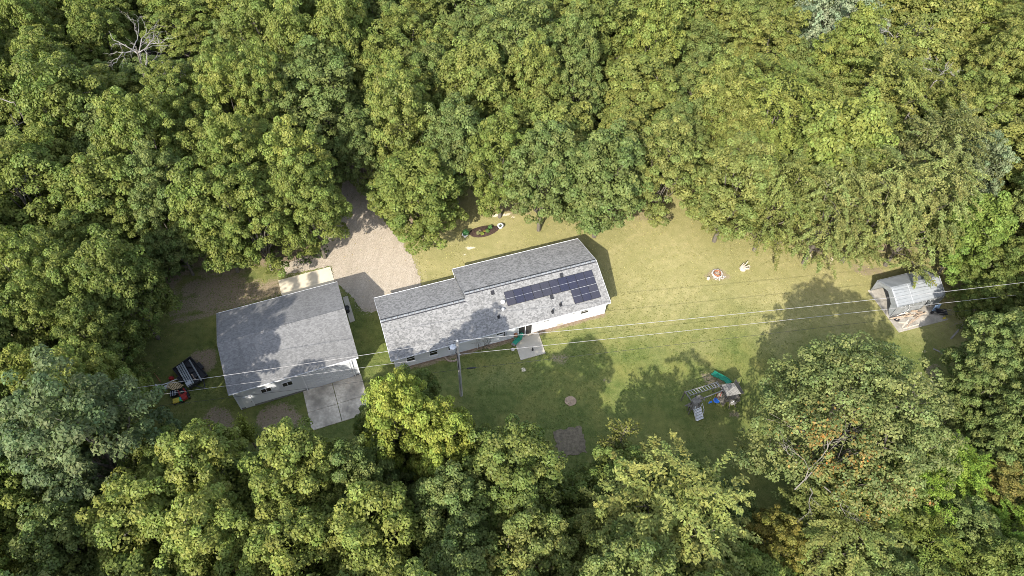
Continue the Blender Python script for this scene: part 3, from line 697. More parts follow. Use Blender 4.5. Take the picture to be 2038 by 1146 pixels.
def planter(x, y, label):
    p = thing('planter', label, 'planter', (x,y,0))
    MB().lathe([(.22,0),(.36,.42),(.41,.44),(.41,.5),(.31,.5),(.28,.4),(0,.4)], (0,0,0), 14).build('pot', MT['white'], p)
    MB().lathe([(.29,.38),(0,.44)], (0,0,0), 12).build('soil', MT['mulch'], p)
    return p
planter(-6.42,62.0,'white round planter at the left end of the oval flower bed'); planter(-1.82,63.75,'white round planter at the right end of the oval flower bed')

# ---------------------------------------------------------------- fire pit
fp = thing('fire_pit', 'round stone fire pit with pale ash and rusty ring in the lawn', 'fire pit', (26.11,57.0,0))
MB().lathe([(.42,0),(.42,.36),(.46,.36),(.46,0)], (0,0,0), 20).build('steel_ring', MT['rust'], fp)
MB().lathe([(.41,.05),(.25,.12),(0,.16)], (0,0,0), 14).build('ash', MT['ash'], fp)
for k in range(15):
    a = 2*math.pi*k/15+RNG.uniform(-.08,.08); R_ = RNG.uniform(.58,.66)
    o = MB().box(-.13,-.08,0,.13,.09,RNG.uniform(.14,.26)).build('stone', MT['stone'], fp, bevel=.03); o.location = (R_*math.cos(a), R_*math.sin(a), 0); o.rotation_euler = (0,0,a+1.57)
for k in range(10):
    a = RNG.uniform(3.6,6.2); R_ = RNG.uniform(.78,1.05)
    o = MB().box(-.1,-.07,0,.1,.08,.1).build('stone', MT['stone'], fp, bevel=.03); o.location = (R_*math.cos(a), R_*math.sin(a), 0); o.rotation_euler = (0,0,RNG.uniform(0,3))
for k in range(3): MB().bar((-.25+.1*k,-.2,.16),(.2,.25-.18*k,.26),.08).build('charred_log', MT['log'], fp)
s1 = MB().lathe([(.17,0),(.2,.1),(.19,.34),(.17,.36),(0,.36)], (24.84,56.1,0), 9).build('stump_seat', MT['palelog']); tag(s1, 'small pale stump seat at the lower left of the fire pit', 'stump')
hp = thing('stick_heap', 'heap of pale sticks and split wood right of the fire pit', 'wood heap', (29.55,57.95,0), .2)
MB().lathe([(.42,0),(.46,.15),(.40,.42),(.3,.44),(0,.45)], (0,0,0), 9).build('stump', MT['palelog'], hp)
for k in range(9):
    a = RNG.uniform(-.4,1.1); x, y = RNG.uniform(-.35,.25), RNG.uniform(-.45,.3); l = RNG.uniform(.3,.6)
    MB().tube([(x,y,.44+.04*(k%3)),(x+l*math.cos(a),y+l*math.sin(a),.5+.05*(k%3))], .045, 6).build('stick', MT['palelog' if k % 3 else 'log'], hp)
MB().tube([(.2,.2,.45),(.75,.6,.75)], .05, 6).build('stick', MT['palelog'], hp)
sn = MB().bar((30.25,58.25,.04),(30.6,58.4,.06),.14,.07).build('split_log', MT['palelog']); tag(sn, 'single pale split log lying right of the stick heap', 'log')

# ---------------------------------------------------------------- play set
ps = thing('play_set', 'weathered wooden play set with monkey bars, roofed tower and green slide on the lawn', 'play set', (0,0,0))
def post(x, y, z, w=.1): return MB().bar((x,y,-.05),(x,y,z),w,w,(0,1,0)).build('post', MT['wood'], ps)
def beam(a, b, w=.1, h=.12, m='wood'): return MB().bar(a, b, w, h).build('beam', MT[m], ps)
# monkey bars
nw, sw, ne, se = [Vector((*p,2.1)) for p in ((19.39,38.54),(19.78,38.10),(23.13,39.93),(23.42,39.45))]
for a, b in ((nw,ne),(sw,se)): MB().bar(a, b, .09, .09).build('ladder_rail', MT['greywood'], ps)
for k in range(11):
    t_ = .06+k*.088; MB().tube([nw.lerp(ne,t_), sw.lerp(se,t_)], .028, 6).build('rung', MT['alu'], ps)
beam((19.3,38.68,2.02), (19.98,37.35,2.02), .1, .1, 'greywood'); beam((23.02,40.02,2.02), (23.93,38.12,2.02), .1, .1, 'greywood')
beam((20.95,37.62,2.32), (23.62,38.82,2.32), .11, .14, 'greywood')
for x, y in ((19.33,38.62),(19.93,37.43),(21.05,37.85),(20.5,38.2),(23.07,39.92),(23.9,38.2)): post(x, y, 2.08)
# low tower with its board roof
def roof_planks(a, b, c, d, n, m, lift=0):
    mb = MB(); a, b, c, d = [Vector(q) for q in (a,b,c,d)]
    for k in range(n):
        t0, t1 = k/n+.008, (k+1)/n-.008; j = RNG.uniform(-.04,.04); z = Vector((0,0,RNG.uniform(0,.025)))
        p0, p1, q0, q1 = a.lerp(d,t0), a.lerp(d,t1), b.lerp(c,t0), b.lerp(c,t1); e_ = (q0-p0).normalized()*j
        mb.slab([p0-e_+z, q0+e_+z, q1+e_+z, p1-e_+z], .03)
    return mb.build('roof_boards', MT[m], ps, kind='stuff')
roof_planks((19.98,36.86,2.35),(21.03,37.31,2.35),(20.66,37.86,2.85),(19.74,37.30,2.85), 5, 'greywood')
roof_planks((21.3,37.72,2.35),(21.3,37.32,2.35),(20.7,37.45,2.83),(20.68,37.85,2.83), 4, 'wood')
# platform and ladder boards beneath the low tower
MB().box(-.55,-.45,1.28,.55,.45,1.34, Matrix.Translation((20.35,37.35,0)) @ Matrix.Rotation(.42,4,'Z')).build('platform', MT['wood'], ps)
for k in range(4): MB().bar((19.55+.09*k,37.75-.2*k,.4+.3*k),(19.95+.09*k,37.95-.2*k,.4+.3*k),.1,.04).build('climbing_board', MT['wood'], ps)
for x, y in ((19.95,36.95),(20.85,37.35)): post(x, y, 2.4)
# metal stairs with handrails
s0, s1_ = Vector((20.62,37.02,1.3)), Vector((21.08,36.35,.18)); cr = Vector((.83,.40,0)).normalized()
for k in range(5):
    p = s0.lerp(s1_, k/4); MB().bar(p-cr*.42, p+cr*.42, .26, .05).build('step', MT['white'], ps)
for s in (-1,1):
    MB().bar(s0+cr*.44*s, s1_+cr*.44*s-Vector((0,0,.1)), .05, .16).build('stringer', MT['white'], ps)
    q = cr*.46*s; MB().tube([s0+q, s0+q+Vector((0,0,.8)), s0.lerp(s1_,.6)+q+Vector((0,0,.8)), s0.lerp(s1_,.72)+q+Vector((0,0,.45)), s0.lerp(s1_,.72)+q], .032, 6).build('handrail', MT['white'], ps)
# big tower
for x, y in ((23.5,39.2),(23.95,38.1),(25.3,39.7),(25.35,38.4)): post(x, y, 2.65)
roof_planks((23.25,39.32,2.6),(23.72,37.93,2.6),(24.92,37.75,3.5),(24.35,39.05,3.5), 10, 'greywood')
roof_planks((25.65,38.35,2.55),(25.0,40.15,2.55),(24.37,39.05,3.52),(24.94,37.75,3.52), 9, 'wood')
MB().box(-.85,-.75,1.3,.85,.75,1.37, Matrix.Translation((24.5,38.9,0)) @ Matrix.Rotation(.38,4,'Z')).build('platform', MT['wood'], ps)
for k in range(6):
    a = Vector((23.5,39.2,0)).lerp(Vector((23.95,38.1,0)), k/5); MB().bar(a+Vector((0,0,1.35)), a+Vector((0,0,2.1)), .05, .12, (0,1,0)).build('railing_board', MT['wood'], ps)
beam((23.5,39.2,2.1),(23.95,38.1,2.1),.06,.1)
# leaning board wall under the swing end of the tower
roof_planks((23.35,39.0,1.55),(23.0,38.75,.9),(23.75,38.1,.25),(24.0,38.35,.9), 6, 'wood')
# picnic table joined to the tower
MB().box(-.33,-.38,.72,.33,.38,.77, Matrix.Translation((24.8,38.3,0)) @ Matrix.Rotation(.35,4,'Z')).build('table_top', MT['greywood'], ps)
for dx, dy in ((-.16,.18),(.02,.24),(-.06,-.12),(.12,.0)): MB().lathe([(.05,0),(.07,.05),(0,.07)], (24.8+dx,38.3+dy,.772), 8).build('bolt_cap', MT['white'], ps)
for a, b in (((24.5,38.1,.7),(24.55,37.75,0)),((25.0,38.3,.7),(25.3,37.95,0))): MB().bar(a,b,.08).build('brace', MT['wood'], ps)
for k in range(2): MB().bar((25.3,38.62-.22*k,.42),(25.85,38.86-.22*k,.42),.13,.05).build('bench_board', MT['wood'], ps)
# green slide
sl = [((24.60,40.25),1.35),((24.42,40.75),1.18),((24.15,41.26),.80),((23.9,41.65),.5),((23.65,41.95),.28),((23.35,42.25),.2)]
V = []; F = []
for i, ((x,y),z) in enumerate(sl):
    d = Vector((sl[min(i+1,5)][0][0]-sl[max(i-1,0)][0][0], sl[min(i+1,5)][0][1]-sl[max(i-1,0)][0][1],0)).normalized(); n_ = Vector((-d.y,d.x,0)); c = Vector((x,y,z))
    for s, h in ((-.34,.16),(-.27,.18),(-.23,.02),(.23,.02),(.27,.18),(.34,.16),(.34,-.05),(-.34,-.05)): V.append(c+n_*s+Vector((0,0,h)))
for i in range(5): F += [(i*8+j, i*8+(j+1)%8, i*8+8+(j+1)%8, i*8+8+j) for j in range(8)]
F += [tuple(range(8)), tuple(range(40,48))]
MB().add(V, F).build('slide', MT['green'], ps, bevel=.0)
# swings hang from the beam
def swing(name, x, y, z, mt, chain, label, kind):
    s = thing(name, label, 'swing', (x,y,z)); bm_y = 37.62+(x-20.95)*.449
    if kind == 'disc': MB().lathe([(0,-.03),(.34,-.03),(.36,.02),(.3,.06),(.0,.05)], (0,0,0), 16).build('seat', MT[mt], s)
    else: MB().box(-.25,-.1,-.02,.25,.1,.02, Matrix.Rotation(.42,4,'Z')).build('seat', MT[mt], s, bevel=.01)
    for k in (-1,1): MB().tube([(k*.22,k*.09,.02),(k*.24,k*.1+(bm_y-y),2.25-z)], .028, 5).build('chain', MT[chain], s)
swing('disc_swing', 23.15, 38.50, .5, 'blue', 'red', 'bright blue disc swing below the beam of the play set', 'disc')
swing('belt_swing', 22.42, 38.26, .5, 'blue', 'yellow', 'belt swing with yellow chains next to the disc swing', 'belt')

# ---------------------------------------------------------------- trailer and clutter left of the garage
tra = thing('utility_trailer', 'black open utility trailer loaded with pale pipes left of the garage', 'trailer', (-35.75,39.75,0), -.72)
MB().box(-1.75,-1.15,.42,1.75,1.15,.5).build('bed', MT['black'], tra)
for x0,y0,x1,y1 in ((-1.75,-1.15,1.75,-1.09),(-1.75,1.09,1.75,1.15),(-1.75,-1.09,-1.69,1.09),(1.69,-1.09,1.75,1.09)): MB().box(x0,y0,.5,x1,y1,.85).build('side_rail', MT['darkmetal'], tra)
for s in (-1,1):
    MB().tube([(0,s*1.2,.32),(0,s*1.4,.32)], .32, 14).build('wheel', MT['black'], tra)
    MB().box(-.5,s*1.16 if s > 0 else -1.44,.66,.5,1.44 if s > 0 else -1.16,.7).build('fender', MT['black'], tra)
MB().bar((1.75,-.5,.46),(2.9,0,.46),.09).bar((1.75,.5,.46),(2.9,0,.46),.09).build('tongue', MT['darkmetal'], tra)
pl = ['leftmost pale pipe on the black trailer','pale pipe second from the left on the black trailer','pale pipe in the middle of the bundle on the black trailer','pale pipe at the right of the bundle on the black trailer']
for k in range(4):
    a = Vector((-37.28+.14*k,40.25+.18*k,.95)); b = Vector((-35.25+.14*k,37.75+.16*k,.95))
    tag(MB().tube([a,b], .085, 8).build('metal_pipe', MT['steel']), pl[k], 'pipe', 'long pale pipes on the trailer')
tag(MB().tube([(-36.2,41.2,.95),(-34.05,38.6,.95)], .08, 8).build('metal_pipe', MT['steel']), 'single pale pipe along the right side of the black trailer', 'pipe', 'long pale pipes on the trailer')
tag(MB().box(-.22,-.3,.0,.22,.3,.06, Matrix.Translation((-35.3,38.15,1.05)) @ Matrix.Rotation(-.85,4,'Z')).build('pipe_clamp', MT['alu']), 'flat pale plate lying across the pipe bundle end', 'plate')
for k, (x, y, sx, sy, sz, lab) in enumerate(((-36.0,40.7,.35,.3,.3,'black box at the upper end of the trailer bed'),(-35.5,40.05,.4,.25,.22,'dark box in the middle of the trailer bed'),(-35.0,39.5,.3,.35,.3,'dark box at the right of the trailer bed'))):
    tag(MB().box(-sx,-sy,0,sx,sy,sz, Matrix.Translation((x,y,.5)) @ Matrix.Rotation(.3*k,4,'Z')).build('crate', MT['darkmetal'], bevel=.03), lab, 'box', 'dark boxes on the trailer')
tag(MB().bar((-35.6,39.6,.56),(-34.95,38.95,.60),.12,.06).build('plank', MT['log']), 'brown plank lying in the trailer bed', 'plank')
# pallet leaning on the clutter
pal = thing('pallet', 'light wooden pallet lying on the clutter left of the trailer', 'pallet', (-37.07,38.12,.28), -.38)
for k in range(7): MB().box(-.78+.235*k,-.5,.10,-.78+.235*k+.15,.5,.125).build('slat', MT['palewood'], pal)
for y in (-.46,-.03,.4): MB().box(-.78,y,0,.78,y+.07,.098).build('stringer', MT['palewood'], pal)
for c in pal.children: c.rotation_euler = (0,0,0)
bd = thing('white_table', 'white board table with dark scraps beneath the oak left of the pallet', 'table', (-38.75,37.45,0), -.42)
MB().box(-.72,-.5,.62,.72,.5,.66).build('table_top', MT['white'], bd, bevel=.01)
for sx in (-.62,.62):
    for sy in (-.42,.42): MB().bar((sx,sy,0),(sx,sy,.62),.05).build('leg', MT['alu'], bd)
tag(MB().box(-.3,-.22,0,.3,.22,.08, Matrix.Translation((-38.55,37.25,.665)) @ Matrix.Rotation(.4,4,'Z')).build('tray', MT['black'], bevel=.02), 'black tray lying on the white board table', 'tray')
rm = thing('red_jug', 'red fuel can standing in the grass above the pallet', 'fuel can', (-37.85,39.2,0), .3)
MB().box(-.26,-.17,0,.26,.17,.42).build('body', MT['red'], rm, bevel=.05); MB().tube([(-.14,0,.42),(-.1,0,.52),(.1,0,.52),(.14,0,.42)], .025, 6).build('handle', MT['red'], rm); MB().tube([(.2,0,.4),(.34,.06,.56)], .03, 6).build('spout', MT['black'], rm)
mw = thing('riding_mower', 'red riding mower parked below the trailer', 'mower', (-35.85,37.15,0), -.95)
MB().box(.1,-.3,.28,.85,.3,.72).build('hood', MT['red'], mw, bevel=.07)
MB().box(-.75,-.4,.3,.1,.4,.42).build('body', MT['red'], mw, bevel=.03)
MB().box(-.5,-.22,.43,-.1,.22,.52).box(-.62,-.22,.5,-.5,.22,.85).build('seat', MT['black'], mw, bevel=.03)
MB().box(-.2,-.55,.1,.45,.55,.26).build('cutting_deck', MT['black'], mw, bevel=.03)
for x, rr_ in ((-.55,.27),(.6,.2)):
    for s in (-1,1): MB().tube([(x,s*.36,rr_),(x,s*.52,rr_)], rr_, 12).build('wheel', MT['black'], mw)
MB().tube([(.12,0,.6),(-.02,0,.88)], .02, 5).lathe([(.17,0),(.19,.02),(.17,.04)], (-.04,0,.88), 10).build('steering_wheel', MT['black'], mw)
ct = thing('toy_cart', 'yellow and green plastic toy cart below the red mower', 'toy cart', (-36.2,36.45,0), .35)
MB().box(-.55,-.28,.18,.15,.28,.45).build('tub', MT['yellow'], ct, bevel=.05); MB().box(.16,-.27,.2,.55,.27,.5).build('front_box', MT['brightgreen'], ct, bevel=.05); MB().box(.3,-.1,.5,.45,.1,.56).build('lid', MT['blue'], ct)
for x in (-.38,.38):
    for s in (-1,1): MB().tube([(x,s*.28,.13),(x,s*.36,.13)], .13, 10).build('wheel', MT['black'], ct)
bn = thing('plastic_bin', 'dark plastic bin between the pallet and the red mower', 'bin', (-36.9,37.2,0), .3)
MB().add([(-.3,-.3,0),(.3,-.3,0),(.3,.3,0),(-.3,.3,0),(-.38,-.38,.5),(.38,-.38,.5),(.38,.38,.5),(-.38,.38,.5)], [(0,3,2,1),(0,1,5,4),(1,2,6,5),(2,3,7,6),(3,0,4,7)]).build('tub', MT['darkmetal'], bn)
for k in range(4): MB().bar((-.3+.18*k,-.3,.42),(-.28+.18*k,.3,.46),.07,.05).build('rib', MT['steel'], bn)
tag(MB().tube([(-38.7,37.8,.72),(-36.85,38.98,.6)], .05, 6).build('pale_pole', MT['alu']), 'thin pale pole lying from the white table past the pallet', 'pole')
tag(MB().tube([(-40.0,39.8,.15),(-38.85,38.65,.2)], .045, 6).build('rusty_pole', MT['rust']), 'thin rusty pole lying in the grass left of the red can', 'pole')
tag(MB().box(-.28,-.2,0,.28,.2,.3, Matrix.Translation((-38.05,38.1,.0)) @ Matrix.Rotation(.6,4,'Z')).build('white_box', MT['white'], bevel=.03), 'white box between the pale pole and the white table', 'box')

# ---------------------------------------------------------------- trees: leaves, limbs, copies
def unit(a): return a/np.maximum(np.linalg.norm(a, axis=-1, keepdims=True), 1e-9)
def leaf_mesh(name, C_, Nn, S_, T_, wid=.62, droop=None, g=NR):
    """one kite-shaped folded leaf spray per point"""
    n = len(C_); Nn = unit(Nn); rv = g.normal(size=(n,3)) if droop is None else droop+g.normal(size=(n,3))*.45
    t = unit(rv-Nn*(rv*Nn).sum(1, keepdims=True)); b = np.cross(Nn, t); s = S_[:,None]
    up = Nn*s*.10
    V = np.stack([C_-t*s*.5, C_-t*s*.02+b*s*wid*.5+up, C_+t*s*.5-up, C_-t*s*.02-b*s*wid*.5+up], 1).reshape(-1,3)
    F = np.arange(4*n).reshape(n,4)
    me = bpy.data.meshes.new(name); fast_mesh(me, V, F)
    at = me.attributes.new('tint', 'FLOAT_COLOR', 'FACE')
    at.data.foreach_set('color', np.concatenate([np.clip(T_,0,6), np.ones((n,1))], 1).astype(np.float32).ravel())
    me.materials.append(MT['leaf']); return me
def sphere_dirs(g, n, zmin=-1.): 
    z = g.uniform(zmin, 1, n); a = g.uniform(0, 2*np.pi, n); q = np.sqrt(1-z*z)
    return np.stack([q*np.cos(a), q*np.sin(a), z], 1)
def lobes_of(g, R, zb, zt, L):
    """overlapping lobes that make an uneven dome"""
    lb = [(np.array([g.uniform(-.15,.15)*R, g.uniform(-.15,.15)*R, zt-.38*R]), .40*R)]
    a0 = g.uniform(0, 6.28); n1 = L//3; n2 = L//3; n3 = L-n1-n2
    for ring, n, r0, r1, q0, q1, z0, z1 in ((0,n1,.28,.5,.28,.40,.62,.82),(1,n2,.52,.72,.26,.40,.38,.62),(2,n3,.55,.82,.24,.38,.10,.38)):
        for k in range(n):
            a = a0+ring*.9+2*np.pi*k/n+g.uniform(-.35,.35); rr = R*g.uniform(r0,r1)
            lb.append((np.array([rr*np.cos(a), rr*np.sin(a), zb+(zt-zb)*g.uniform(z0,z1)]), R*g.uniform(q0,q1)))
    return lb
def crown(name, seed, R=5., zb=5., zt=17., L=10, clumps=125, per=115, csize=.95, leaf=.40, style='b', tintf=None):
    g = np.random.default_rng(seed); lb = lobes_of(g, R, zb, zt, L)
    cs = []; tries = 0
    while len(cs) < clumps and tries < clumps*30:
        tries += 1
        d = sphere_dirs(g, 1, -.35)[0]
        if g.random() < .38:      # the dome between the lobes
            zc = zb+(zt-zb)*.42; p = np.array([0,0,zc])+d*np.array([R*.9,R*.9,(zt-zb)*.54])*g.uniform(.74,1.08)*(1+.10*math.sin(5*math.atan2(d[1],d[0])+seed)); c = None
        else:
            c, q = lb[g.integers(len(lb))]; p = c+d*q*np.array([1,1,1.12])*g.uniform(.72,1.25)
        if any(np.linalg.norm((p-c2)/np.array([1,1,1.12])) < q2*.74 for c2, q2 in lb if c2 is not c): continue
        if any(np.linalg.norm(p-e[0]) < csize*.62 for e in cs): continue
        cs.append((p, d))
    P = []; Nn = []; S_ = []; T_ = []; Dr = []
    for p, d in cs:
        r = csize*g.uniform(.72,1.25); n = int(per*g.uniform(.75,1.2)*(r/csize)**1.6)
        br = g.uniform(.78,1.2); ye = g.uniform(.86,1.06)
        out = unit(d+np.array([0,0,.55]))
        if style == 'f':
            ax = unit(np.array([d[0],d[1],d[2]*.35-.12])+g.normal(size=3)*.18)
            sd_ = unit(np.cross(ax, [0,0,1])+g.normal(size=3)*.1); k = g.uniform(-.35,1.1,n)
            w_ = g.uniform(-1,1,n)*(.34*(1.15-k))[:]
            q = p+ax*(k*r*1.75)[:,None]+sd_*(w_*r)[:,None]+np.array([0,0,-.30])*(np.maximum(k,0)**2*r*1.4)[:,None]+g.normal(size=(n,3))*.10
            nn = np.array([0,0,1.])+out*.3+g.normal(size=(n,3))*.42
            Dr.append(np.repeat(ax[None],n,0)*.9+sd_*np.sign(w_)[:,None]*.8)
        else:
            dd = unit(sphere_dirs(g, n, -.55)+out*.45); rad = r*(.55+.5*np.sqrt(g.random(n)))
            q = p+dd*rad[:,None]*np.array([1,1,.82]); nn = dd*.8+np.array([0,0,.55])+g.normal(size=(n,3))*.5
            Dr.append(dd+np.array([0,0,-.5]))
        P.append(q); Nn.append(nn); S_.append(leaf*g.uniform(.7,1.3,n)); 
        t = np.ones((n,3))*br; t[:,0] *= ye; t = t*g.uniform(.74,1.26,(n,1)); t[:,0] *= g.uniform(.92,1.07,n)
        if tintf is not None: t = tintf(q, t, p, g)
        T_.append(t)
    # loose inner leaves that close the crown
    n = int(len(cs)*per*.11); k = g.integers(len(lb), size=n); c = np.array([lb[i][0] for i in k]); q = np.array([lb[i][1] for i in k])
    dd = sphere_dirs(g, n, -.8); P.append(c+dd*(q*g.uniform(.45,.9,n))[:,None]); Nn.append(dd+g.normal(size=(n,3))*.6); S_.append(leaf*1.25*g.uniform(.8,1.2,n)); Dr.append(g.normal(size=(n,3)))
    T_.append(np.ones((n,3))*g.uniform(.7,1.05,(n,1)))
    me = leaf_mesh(name, np.concatenate(P), np.concatenate(Nn), np.concatenate(S_), np.concatenate(T_), .5 if style == 'f' else .68, np.concatenate(Dr), g)
    return me, lb, cs
def limb(m, a, b, r0, r1, g, n=5, wob=.25, seg=4):
    a = np.array(a, float); b = np.array(b, float); L = np.linalg.norm(b-a); pts = []
    for k in range(seg+1):
        t = k/seg; p = a*(1-t)+b*t; p = p+np.array([0,0,L*.10*math.sin(math.pi*t)])+(g.normal(size=3)*wob*L*.12 if 0 < k < seg else 0); pts.append(tuple(p))
    m.tube(pts, [r0+(r1-r0)*(k/seg) for k in range(seg+1)], n, cap=False); return pts
def trunk_mesh(name, seed, lb, cs, zb, zt, r=.24, bark='bark', twigs=36):
    g = np.random.default_rng(seed); m = MB()
    m.tube([(0,0,-.3),(.06,.03,zb*.5),(g.uniform(-.2,.2),g.uniform(-.2,.2),zb),(lb[0][0][0],lb[0][0][1],zb+(zt-zb)*.55)], [r*1.35,r,r*.8,r*.3], 8)
    for c, q in lb[1:]:
        limb(m, (0,0,zb*g.uniform(.75,1.15)), c, r*.45, r*.16, g)
        for _ in range(max(1, twigs//len(lb))):
            d = sphere_dirs(g, 1, -.2)[0]; limb(m, c-np.array([0,0,.3]), c+d*q*.95, r*.15, .02, g, 4, .3, 3)
    me = bpy.data.meshes.new(name); me.from_pydata(m.v, [], m.f); me.materials.append(MT[bark]); return me

def orange_patch(p, rad, col, frac=.6):
    p = np.array(p)
    def f(q, t, c, g):
        w = np.exp(-((c-p)**2).sum()/(2*rad*rad)); k = g.random(len(q)) < w*frac
        t = t.copy(); t[k] *= np.array(col); return t
    return f
PROTO = {}
def proto(kind, var, **kw):
    nm = dict(b='leafy_tree', f='feathery_tree', o='oak_tree', u='understory_tree')[kind]
    me, lb, cs = crown('crown', **kw); zb, zt = kw.get('zb',5.), kw.get('zt',17.)
    PROTO.setdefault(kind, []).append((nm, me, trunk_mesh('trunk', kw['seed']+900, lb, cs, zb, zt)))
for k in range(8): proto('b', k, seed=100+k, L=14+k % 4, clumps=255+8*k, per=112, csize=.64+.06*(k % 3), zb=2.2+.5*(k % 3), leaf=.27+.02*(k % 3))
for k in range(4): proto('f', k, seed=200+k, L=14+k % 2, clumps=230, per=110, csize=.80, leaf=.27, style='f', zb=2.5)
for k in range(3): proto('o', k, seed=300+k, L=13+k, clumps=300, per=104, csize=.56, leaf=.255, zb=2.5)

